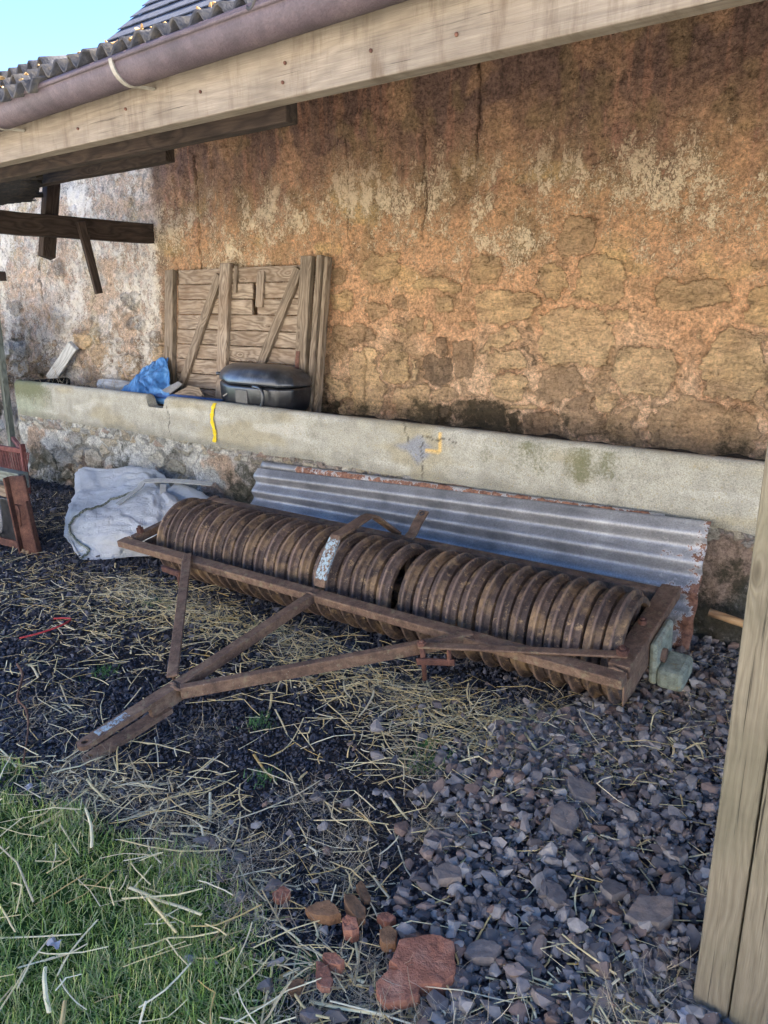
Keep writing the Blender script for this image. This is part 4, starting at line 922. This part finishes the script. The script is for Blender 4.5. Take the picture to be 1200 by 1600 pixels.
# bleached stalks in the trough
def fibres(n, posf, length, width, arch_=.5, segs=4, seed=0, droop=.0, up=.6):
    r = np.random.default_rng(seed); P0 = posf(n, r); L = r.uniform(*length, n); yaw = r.uniform(0, 2*np.pi, n); el = r.normal(up, .35, n); cur = r.normal(0, arch_, n); dcur = r.normal(droop, .5, n)
    pts = [P0]; 
    for k in range(segs):
        yaw = yaw+cur/segs; el = el-dcur/segs
        d = np.stack([np.cos(yaw)*np.cos(el), np.sin(yaw)*np.cos(el), np.sin(el)], -1); pts.append(pts[-1]+d*(L/segs)[:, None])
    pts = np.stack(pts, 1); side = np.stack([-np.sin(yaw), np.cos(yaw), np.zeros(n)], -1)
    w = r.uniform(*width, n)[:, None, None]*np.linspace(1, .35, segs+1)[None, :, None]
    V = np.stack([pts-side[:, None]*w, pts+side[:, None]*w], 2).reshape(n, -1, 3)
    f = np.array([[2*k, 2*k+1, 2*k+3, 2*k+2] for k in range(segs)]); F = (f[None]+(np.arange(n)*2*(segs+1))[:, None, None]).reshape(-1, 4)
    return V.reshape(-1, 3), F
v, f = fibres(260, lambda n, r: np.stack([r.uniform(-6.8, -5.5, n), r.uniform(3.56, 3.85, n), r.uniform(.77, .84, n)], -1), (.08, .3), (.001, .003), .6, 4, 5, .5, .5)
tag(mob('dry_stalks', v, f, M['hay'], None), 'tangle of dry grey stalks lying in left end of the trough', 'dry stalks', kind='stuff')

# ------------------------------------------------------------------ white sheet gate at far left, crate and implement
gate = empty('sheet_gate', (-7.05, 3.5, 0), label='white corrugated sheet gate in grey timber frame at far left', cat='gate')
bar('gate_post', (-7.12, 3.49, .0), (-7.12, 3.49, 1.62), .055, .055, M['greywood'], gate, up=(0, 1, 0))
def gp(t, z): return (-7.13-1.0*t, 3.42-.02*t, z-.40*t)
bar('gate_rail', gp(0, .44), gp(1, .44), .045, .09, M['palewood'], gate)
bar('gate_rail', gp(0, 1.56), gp(1, 1.56), .045, .09, M['greywood'], gate)
V = []
for i in range(90):
    for z in (.42, 1.0, 1.58):
        p = gp(i/89, z); V.append((p[0], p[1]-.03-.008*math.sin(i*.95), p[2]))
solid(mob('gate_sheet', V, grid_faces(90, 3), M['whitesheet'], gate, True), .002)
crate = empty('mesh_crate', (-6.2, 3.05, 0), label='red rusty mesh crate on the ground below the white gate', cat='crate')
for z in (.06, .36): bar('crate_rail', (-6.75, 2.98, z), (-6.05, 3.06, z), .03, .04, M['mesh_red'], crate)
bar('crate_rail', (-6.06, 3.05, 0), (-6.06, 3.05, .42), .03, .04, M['mesh_red'], crate)
bar('crate_rail', (-6.06, 3.05, .36), (-6.5, 3.2, .40), .03, .04, M['mesh_red'], crate)
V = []; F = []
for k in range(26):
    x = -6.72+k*.026; q = len(V); zt = .36
    V += [(x, 3.02, .05), (x+.010, 3.02, .05), (x+.010+.10, 3.05, zt), (x+.10, 3.05, zt)]; F.append((q, q+1, q+2, q+3))
solid(mob('crate_mesh', V, F, M['mesh_red'], crate), .006)
imp = empty('rusty_implement', (-4.62, 2.25, 0), label='rusty farm implement with upright channel and timber beam at left edge', cat='farm implement')
bar('upright_channel', (-4.545, 2.27, -.02), (-4.575, 2.245, .495), .105, .022, M['rustred'], imp, up=(.5, -.85, 0), bv=.006)
bar('channel_flange', (-4.597, 2.225, -.01), (-4.627, 2.20, .485), .012, .05, M['rustred'], imp, up=(.5, -.85, 0))
bar('channel_flange', (-4.497, 2.285, -.01), (-4.52, 2.262, .34), .012, .05, M['rustred'], imp, up=(.5, -.85, 0))
tube('hook_pin', [(-4.60, 2.225, .31), (-4.555, 2.215, .31), (-4.54, 2.215, .28), (-4.555, 2.22, .18)], .006, M['rustred'], imp, 8)
bar('timber_beam', (-4.64, 2.25, .385), (-5.30, 2.16, .40), .07, .075, M['stile'], imp)
bar('timber_beam', (-4.64, 2.32, .44), (-5.30, 2.24, .45), .07, .10, M['greywood'], imp)
bar('side_plate', (-4.66, 2.25, .19), (-5.2, 2.18, .19), .012, .27, M['black'], imp)
bar('lower_rail', (-4.58, 2.27, .03), (-5.2, 2.19, .03), .05, .05, M['rustred'], imp)
tube('steel_loop', catmull([(-4.78, 2.205, .31), (-4.76, 2.20, .28), (-4.76, 2.20, .16), (-4.80, 2.20, .10), (-4.9, 2.19, .08)], 20), .009, M['galv'], imp, 8)

# ------------------------------------------------------------------ loose ground cover
def reg(n, x0, x1, y0, y1): return RNG.uniform(x0, x1, n), RNG.uniform(y0, y1, n)
# wedge the photographs see, with a margin for a side step
def inview(x, y):
    return (x < .35) & (x > -1.75*y-1.4) & (y > .25)
# clinker
prc = [hull(8, (1, .85, .7), s) for s in range(8)]
x, y = reg(150000, -6.9, .1, .7, 3.46)
d = np.hypot(x, y); keep = inview(x, y) & (RNG.random(len(x)) < np.clip((1-slate_mask(x, y))+.22, 0, 1)*np.clip(1-grass_mask(x, y)*1.05, .0, 1)*np.clip(2.6/d, .35, 1)*(.55+.6*np.clip(fbm(x*1.4, y*1.4, 601, 3)+.5, 0, 1)))
x, y, d = x[keep], y[keep], d[keep]; sz = RNG.gamma(4., .0013, len(x))*np.clip(d/2.3, .9, 1.7)+.0022
pos = np.stack([x, y, gh(x, y)+sz*RNG.uniform(.1, .9, len(x))], -1); v, f = scatter(prc, pos, sz, 1.2)
tag(mob('clinker_gravel', v, f, M['clinker']), 'small black clinker gravel spread over the yard under the roller', 'gravel', kind='stuff')
# slate
prs = [hull(12+s % 6, (1, .80, .42+.07*(s % 4)), 40+s) for s in range(18)]
x, y = reg(24000, -1.6, .25, .75, 3.46)
keep = RNG.random(len(x)) < np.clip(slate_mask(x, y)+.045, 0, 1)*(1-grass_mask(x, y)*.9); x, y = x[keep], y[keep]
sz = np.clip(RNG.lognormal(math.log(.0130), .58, len(x)), .0035, .036)
pos = np.stack([x, y, gh(x, y)+.006+RNG.random(len(x))**2*.022+sz*.15], -1); v, f = scatter(prs, pos, sz, .5)
tag(mob('slate_gravel', v, f, M['slatestone']), 'purple grey slate chippings heaped around the foot of the post', 'gravel', kind='stuff')
def slab(size, flat, seed, th):
    '''an irregular broken slab: uneven polygon outline, split edges and a slightly hollowed top'''
    q = random.Random(seed); n = 6+seed % 3; an = sorted(2*math.pi*(i+q.uniform(-.36, .36))/n for i in range(n)); out = []
    ra = [q.uniform(.78, 1.08) for _ in an]
    for i in range(n):
        a0, a1 = an[i], an[(i+1) % n]+(2*math.pi if i == n-1 else 0); r0, r1 = ra[i], ra[(i+1) % n]
        p0 = np.array([r0*math.cos(a0), r0*math.sin(a0)*flat]); p1 = np.array([r1*math.cos(a1), r1*math.sin(a1)*flat])
        for k in range(5): out.append(p0+(p1-p0)*k/5+np.array([q.uniform(-.022, .022), q.uniform(-.022, .022)]))
    out = np.array(out); m = len(out); V = []; F = []
    rings = [(.93, -.5), (1.0, -.2), (.99, .36), (.965, .48), (.90, .5), (.6, .5), (.3, .5)]
    for rr, z in rings:
        P_ = out*rr; nz = .10*fbm(P_[:, 0]*1.3+seed, P_[:, 1]*1.3, 900+seed % 50, 2)+.03*fbm(P_[:, 0]*9+seed, P_[:, 1]*9, 930, 3)
        for (x_, y_), dz in zip(P_, nz): V.append((x_*size, y_*size, (z*(1+.25*x_)+dz*(.5+z))*th))
    for k in range(len(rings)-1):
        for i in range(m): F.append((k*m+i, k*m+(i+1) % m, (k+1)*m+(i+1) % m, (k+1)*m+i))
    c = len(V); V.append((0, 0, .5*th)); V.append((0, 0, -.5*th))
    top = [((len(rings)-1)*m+i, (len(rings)-1)*m+(i+1) % m, c, c) for i in range(m)]; bot = [((i+1) % m, i, c+1, c+1) for i in range(m)]
    return np.array(V), F, top, bot
def slab_obj(name, V, F, top, bot, mat, origin):
    bm = bmesh.new(); vs = [bm.verts.new(tuple(np.array(v)-np.array(origin))) for v in V]
    for f in F+top+bot:
        f = list(dict.fromkeys(f)); bm.faces.new([vs[i] for i in f])
    bmesh.ops.recalc_face_normals(bm, faces=bm.faces[:])
    for e in bm.edges: e.smooth = len(e.link_faces) < 2 or e.calc_face_angle(0) < R_(22)
    for f in bm.faces: f.smooth = True
    me = bpy.data.meshes.new(name); bm.to_mesh(me); bm.free(); me.materials.append(mat)
    return link(name, me, None, Matrix.Translation(origin))
# larger slates one can count
bigs = [(-.755,2.017,.062,'long flat purple slate lying furthest back on the chippings near the roller'),(-.743,1.848,.056,'rounded brown grey slate lump in front of the long flat slate'),(-.415,1.637,.064,'broad brown slate slab beside the foot of the timber post'),(-.52,1.665,.045,'grey blocky slate just left of the broad brown slab'),(-.899,1.459,.046,'pointed grey slate at the left edge of the chippings'),(-.64,1.56,.038,'small brown slate lump among chippings in front of the post'),(-.44,1.90,.044,'square grey slate near the post, behind the broad brown slab'),(-.70,1.30,.042,'flat slate just right of the largest red sandstone slab')]
rs = random.Random(9)
for k, (bx, by, s, lb) in enumerate(bigs):
    V, F, tp, bt = slab(s*1.08, .74, 300+k, s*.62); a = rs.uniform(0, 6); c, q = math.cos(a), math.sin(a)
    V = np.stack([V[:, 0]*c-V[:, 1]*q, V[:, 0]*q+V[:, 1]*c, V[:, 2]+.12*V[:, 0]], -1)+np.array([bx, by, float(gh(np.array([bx]), np.array([by]))[0])+.030])
    tag(slab_obj('slate_slab', V, F, tp, bt, M['bigslate'], (bx, by, .02)), lb, 'slate', 'larger slates on the chippings')
# red sandstone fragments
br = [(-.785,1.190,.112,(1.0,.80,.30),'brick','largest flat slab of red sandstone lying beside the grass tufts',.3),(-1.213,1.140,.040,(1,.8,.5),'brick','small dull red stone furthest left in the rubble heap',1.1),(-1.045,1.280,.052,(1.25,.5,.35),'brickdull','thin brown tile shard topmost of the rubble heap',2.6),(-1.03,1.222,.062,(1.2,.62,.45),'brickdull','brown faced stone below the thin tile shard',2.7),(-1.085,1.165,.062,(1.2,.7,.42),'brickdull','flat brown stone at left side of the rubble heap',.4),(-.995,1.165,.050,(.75,.95,.7),'brick','tilted red stone in the middle of the rubble heap',1.2),(-.968,1.065,.042,(1.2,.62,.6),'brick','small red broken brick end in front of the rubble heap',.15),(-.945,1.245,.036,(1.1,.7,.6),'brick','small red stone right of the thin tile shard',.2),(-.90,1.195,.050,(1,.8,.6),'brickdull','round brown stone between the heap and the largest slab',2.),(-.955,1.02,.056,(1.2,.6,.4),'brick','flat red shard lying below the small red brick end',2.4),(-.80,1.10,.085,(1.1,.8,.3),'brick','red stone tucked under front edge of the largest slab',.9),(-.99,.965,.036,(1,.8,.5),'brickdull','dark red stone half buried at the grass edge',1.)]
for k, (bx, by, s, fl, mt, lb, a) in enumerate(br):
    s = s*(.76 if k == 0 else .62)
    V, F, tp, bt = slab(s*(fl[0]+.05), fl[1]/fl[0], 520+k if k else 547, 2*fl[2]*s*.85); c, q = math.cos(a), math.sin(a)
    V = np.stack([V[:, 0]*c-V[:, 1]*q, V[:, 0]*q+V[:, 1]*c, V[:, 2]+.10*V[:, 1]], -1)+np.array([bx, by, .010+fl[2]*s*.35])
    tag(slab_obj('sandstone_piece', V, F, tp, bt, M[mt], (bx, by, .0)), lb, 'stone', 'broken red sandstone pieces by the grass edge')
# grass
def grass_pos(n, r):
    out = []
    while sum(map(len, out)) < n:
        x = r.uniform(-4.2, -.4, n); y = r.uniform(-.1, 1.35, n)
        k = (r.random(n) < grass_mask(x, y)*np.clip(.55+1.1*fbm(x*3.2, y*3.2, 701, 3), .35, 1)) & (x > -1.9*y-1.9)
        out.append(np.stack([x[k], y[k], gh(x[k], y[k])], -1))
    return np.concatenate(out)[:n]
v, f = fibres(46000, grass_pos, (.016, .062), (.0009, .0019), 1.0, 3, 21, .55, 1.0)
tag(mob('lawn_grass', v, f, M['grass']), 'short green lawn grass growing at the edge of the yard', 'grass', kind='stuff')
# dead grass
tufts = [(-1.75,1.22,.16,300),(-1.55,1.10,.14,300),(-1.38,1.20,.13,260),(-1.25,1.06,.12,260),(-1.15,1.35,.10,160),(-1.95,1.12,.14,260),(-2.15,1.12,.14,220),(-.88,1.10,.09,240),(-.95,.98,.09,220),(-.72,1.02,.10,240),(-.62,1.10,.10,200),(-.36,1.35,.07,240),(-.33,1.50,.05,160),(-1.25,1.45,.09,160),(-1.05,1.62,.08,180),(-1.45,1.50,.10,150),(-2.6,1.25,.18,240),(-2.0,1.55,.10,120),(-1.30,1.85,.12,200),(-1.1,2.1,.14,220),(-1.6,2.2,.2,260),(-2.3,2.3,.22,260),(-3.0,2.3,.22,260),(-3.6,2.2,.22,240),(-5.6,3.2,.35,420),(-5.0,2.7,.3,260),(-.55,2.9,.2,200),(-.8,3.2,.15,150),(-1.1,2.45,.12,200)]
def hay_pos(n, r):
    T_ = np.array([t[:3] for t in tufts]); pr_ = np.array([t[3] for t in tufts], float); k = r.choice(len(T_), n, p=pr_/pr_.sum())
    x = T_[k, 0]+r.normal(0, 1, n)*T_[k, 2]*.6; y = T_[k, 1]+r.normal(0, 1, n)*T_[k, 2]*.6
    return np.stack([x, y, gh(x, y)+.004+r.random(n)*.012], -1)
v, f = fibres(9000, hay_pos, (.03, .13), (.0006, .0013), 2.6, 5, 31, .8, .35)
tag(mob('dead_grass', v, f, M['hay']), 'wispy bleached dead grass tufts tangled over the gravel', 'dead grass', kind='stuff')
# weeds
wd = [(-1.22,1.92,.05,260),(-1.28,1.86,.05,160),(-1.32,1.98,.04,120),(-1.9,1.72,.05,120),(-3.2,2.2,.08,160),(-2.75,1.62,.05,120),(-1.66,1.5,.04,70),(-1.02,1.04,.03,60),(-2.5,2.35,.07,80)]
def weed_pos(n, r):
    T_ = np.array([t[:3] for t in wd]); pr_ = np.array([t[3] for t in wd], float); k = r.choice(len(T_), n, p=pr_/pr_.sum())
    x = T_[k, 0]+r.normal(0, 1, n)*T_[k, 2]*.6; y = T_[k, 1]+r.normal(0, 1, n)*T_[k, 2]*.6; return np.stack([x, y, gh(x, y)+.006], -1)
v, f = fibres(1500, weed_pos, (.012, .035), (.001, .002), 1.2, 3, 41, .6, .9)
tag(mob('green_weeds', v, f, M['weed']), 'small fresh green weeds sprouting through the straw and gravel', 'weeds', kind='stuff')
# straw
def straw(n, posf, length, width, seed, bend=.5):
    r = np.random.default_rng(seed); P0 = posf(n, r); n = len(P0); L = r.uniform(*length, n)*np.where(r.random(n) < .25, 1.5, 1.); yaw = r.normal(0, 1.1, n)+r.choice([0, np.pi], n); el = r.normal(.0, .10, n)
    kink = np.where(r.random(n) < .45, r.normal(0, 1.0, n), r.normal(0, .18, n)); kp = r.uniform(.3, .7, n); cur = r.normal(0, .10*bend, n)
    pts = [P0]; ts = [0, .5, 1., 1.5, 2.]
    for k in range(4):
        seg = np.where(k < 2, kp, 1-kp)*L/2
        if k == 2: yaw = yaw+kink; el = -el*.7+r.normal(0, .05, n)
        yaw = yaw+cur
        d = np.stack([np.cos(yaw)*np.cos(el), np.sin(yaw)*np.cos(el), np.sin(el)], -1); pts.append(pts[-1]+d*seg[:, None])
    pts = np.stack(pts, 1); gz_ = gh(pts[..., 0], pts[..., 1])+.0025; pts[..., 2] = np.maximum(pts[..., 2], gz_)
    side = np.stack([-np.sin(yaw), np.cos(yaw), np.zeros(n)], -1)[:, None]; upv = np.array([0, 0, 1.])[None, None]
    w = (r.uniform(*width, n)*(1+.8*(r.random(n) < .12)))[:, None, None]*np.array([1, 1, .95, .9, .8])[None, :, None]; hh = w*.42
    V = np.stack([pts-side*w, pts+upv*hh, pts+side*w, pts-upv*hh], 2).reshape(n, -1, 3)
    f = [[4*k+j, 4*k+(j+1) % 4, 4*k+4+(j+1) % 4, 4*k+4+j] for k in range(4) for j in range(4)]+[[3, 2, 1, 0], [16, 17, 18, 19]]
    F = (np.array(f)[None]+(np.arange(n)*20)[:, None, None]).reshape(-1, 4); return V.reshape(-1, 3), F
blobs = [(-3.4,2.25,.45,.16,520),(-2.9,2.25,.4,.16,420),(-2.3,2.32,.5,.15,420),(-1.7,2.2,.4,.14,330),(-1.35,2.25,.3,.14,300),(-1.0,2.35,.22,.14,240),(-3.8,1.9,.4,.2,200),(-3.1,1.9,.4,.16,150),(-2.5,1.9,.4,.2,50),(-2.0,2.05,.3,.12,70),(-1.4,1.95,.25,.13,120),(-.95,2.1,.25,.15,120),(-2.6,1.35,.3,.14,50),(-2.1,1.12,.2,.10,90),(-1.9,1.30,.25,.10,50),(-1.6,1.20,.2,.08,60),(-1.35,1.55,.25,.15,26),(-1.2,1.25,.2,.12,70),(-.7,1.75,.3,.25,90),(-.6,2.5,.25,.3,110),(-.4,1.35,.08,.12,70),(-.75,1.05,.15,.08,80),(-1.0,1.0,.15,.1,60),(-4.4,2.2,.4,.25,160),(-5.2,2.7,.5,.3,160),(-3.2,1.55,.3,.2,80),(-.6,3.1,.2,.2,90),(-.75,2.35,.22,.2,170),(-.55,2.75,.2,.25,130),(-.85,1.9,.3,.15,120),(-.5,1.3,.15,.15,70)]
def straw_pos(n, r):
    B = np.array([b[:4] for b in blobs]); p = np.array([b[4] for b in blobs], float); k = r.choice(len(B), n, p=p/p.sum())
    x = B[k, 0]+r.normal(0, 1, n)*B[k, 2]*.62; y = np.minimum(B[k, 1]+r.normal(0, 1, n)*B[k, 3]*.7, 3.3)
    m = ~((x > -.30) & (y > 1.3)); x, y = x[m], y[m]
    return np.stack([x, y, gh(x, y)+.006+r.random(len(x))**2*.024], -1)
v, f = straw(3400, straw_pos, (.03, .20), (.0009, .0030), 51, 1.1)
def straw_long(n, r):
    x = r.uniform(-3.4, -.35, n); y = r.uniform(.45, 2.1, n); k = inview(x, y); x, y = x[k], y[k]
    return np.stack([x, y, gh(x, y)+.012+.02*grass_mask(x, y)+r.random(len(x))*.012], -1)
v2, f2 = straw(330, straw_long, (.09, .24), (.0017, .0031), 61, 1.)
def straw_grass(n, r):
    x = r.uniform(-2.3, -.85, n); y = r.uniform(.35, 1.1, n); return np.stack([x, y, gh(x, y)+.034+r.random(n)*.014], -1)
v3, f3 = straw(120, straw_grass, (.05, .17), (.0014, .0026), 71, 1.)
v4, f4 = straw(2600, straw_pos, (.008, .035), (.0009, .0024), 81, 1.)      # chaff
F = np.concatenate([f, f2+len(v), f3+len(v)+len(v2), f4+len(v)+len(v2)+len(v3)]); V = np.concatenate([v, v2, v3, v4])
tag(mob('loose_straw', V, F, M['straw']), 'loose yellow straw stalks strewn over the gravel and grass', 'straw', kind='stuff')
# odd bits
tw = [(-3.30,1.534,.02),(-3.26,1.60,.03),(-3.235,1.68,.04),(-3.24,1.74,.045),(-3.29,1.785,.035),(-3.36,1.785,.02),(-3.40,1.76,.015)]
tag(tube('plastic_twine', catmull(tw, 30), .0045, M['twine'], None, 6, origin=True), 'curl of red plastic twine lying on the straw at left', 'twine')
tg = [(-3.03,1.385,.03),(-2.90,1.34,.035),(-2.75,1.24,.03),(-2.64,1.215,.028),(-2.5,1.15,.03),(-2.31,1.03,.03)]
tag(tube('bramble_twig', catmull(tg, 30), [.006-.003*i/29 for i in range(30)], M['twig'], None, 6, origin=True), 'thin curving brown twig on the gravel left of the hitch', 'twig')
def leaf(c, s, rz, mat, label):
    n = 18; V = [(0, 0, .004)]
    for i in range(n):
        a = 2*math.pi*i/n; q = s*(.62+.38*abs(math.cos(2.5*a)))*(1 if i else 1.1); V.append((q*math.cos(a), q*math.sin(a)*.8, .006*math.sin(3*a)+.004))
    F = [(0, i+1, (i+1) % n+1) for i in range(n)]
    o = link('dead_leaf', mesh_np('dead_leaf', V, F, mat), None, Matrix.Translation(c) @ Euler((.25, .2, rz)).to_matrix().to_4x4()); solid(o, .0008)
    return tag(o, label, 'leaf', 'dead leaves on the ground')
leaf((-4.49, 2.19, .03), .03, .4, M['leaf'], 'tan dead leaf at the foot of the rusty implement')
leaf((-.262, 1.40, .04), .026, 1., M['leafgrey'], 'grey lobed dead leaf at the foot of the timber post')
leaf((-2.13, .955, .05), .016, 2., M['leafgrey'], 'pale pinkish dead leaf at upper left of the lawn')
leaf((-1.50, .68, .05), .022, 2.6, M['leafgrey'], 'crumpled grey dead leaf in the lawn near its left side')

# ------------------------------------------------------------------ light, sky, camera
SUN_EL, SUN_AZ = 50., 38.            # azimuth measured from +Y towards +X: the sun stands behind the barn
w = bpy.data.worlds.new('World'); S.world = w; w.use_nodes = True; nt = w.node_tree; nt.nodes.clear()
bg = nt.nodes.new('ShaderNodeBackground'); ou = nt.nodes.new('ShaderNodeOutputWorld'); sk = nt.nodes.new('ShaderNodeTexSky')
sk.sky_type = 'NISHITA'; sk.sun_disc = False; sk.sun_elevation = R_(SUN_EL); sk.sun_rotation = R_(SUN_AZ); sk.air_density = .45; sk.dust_density = .0; sk.ozone_density = 1.8
bg.inputs[1].default_value = .08; tm = nt.nodes.new('ShaderNodeMix'); tm.data_type = 'RGBA'; tm.blend_type = 'MULTIPLY'; tm.inputs[0].default_value = 1.; tm.inputs[7].default_value = (.80, .93, 1.06, 1)
nt.links.new(sk.outputs[0], tm.inputs[6]); nt.links.new(tm.outputs[2], bg.inputs[0]); nt.links.new(bg.outputs[0], ou.inputs[0])
ld = bpy.data.lights.new('sun', 'SUN'); ld.energy = 5.; ld.angle = R_(.5); ld.color = (1., .93, .83)
sun = bpy.data.objects.new('sun', ld); COL.objects.link(sun)
dirv = Vector((math.sin(R_(SUN_AZ))*math.cos(R_(SUN_EL)), math.cos(R_(SUN_AZ))*math.cos(R_(SUN_EL)), math.sin(R_(SUN_EL))))
sun.rotation_euler = dirv.to_track_quat('Z', 'Y').to_euler()

Fp = 1180.; th = math.atan(320/Fp); fw = Fp/math.cos(th); yaw = math.pi/2-math.atan(1598/fw)
hd = Vector((-math.sin(yaw), math.cos(yaw), 0)); rt = Vector((math.cos(yaw), math.sin(yaw), 0)); up = Vector((0, 0, 1))
fwd = hd*math.cos(th)-up*math.sin(th); cu = up*math.cos(th)+hd*math.sin(th)
cd = bpy.data.cameras.new('camera'); cam = bpy.data.objects.new('camera', cd); COL.objects.link(cam)
cam.matrix_world = Matrix(((rt.x, cu.x, -fwd.x, 0), (rt.y, cu.y, -fwd.y, 0), (rt.z, cu.z, -fwd.z, 1.5), (0, 0, 0, 1)))
cd.sensor_fit = 'VERTICAL'; cd.sensor_height = 36.; cd.lens = Fp/1600*36; cd.clip_start = .05; cd.clip_end = 500
S.camera = cam
S.view_settings.view_transform = 'Standard'; S.view_settings.look = 'None'; S.view_settings.exposure = 3.45; S.view_settings.gamma = 1.
S.render.engine = 'CYCLES'; S.cycles.use_denoising = True; S.cycles.max_bounces = 6; S.cycles.diffuse_bounces = 4
try: S.cycles.denoiser = 'OPENIMAGEDENOISE'
except Exception: pass
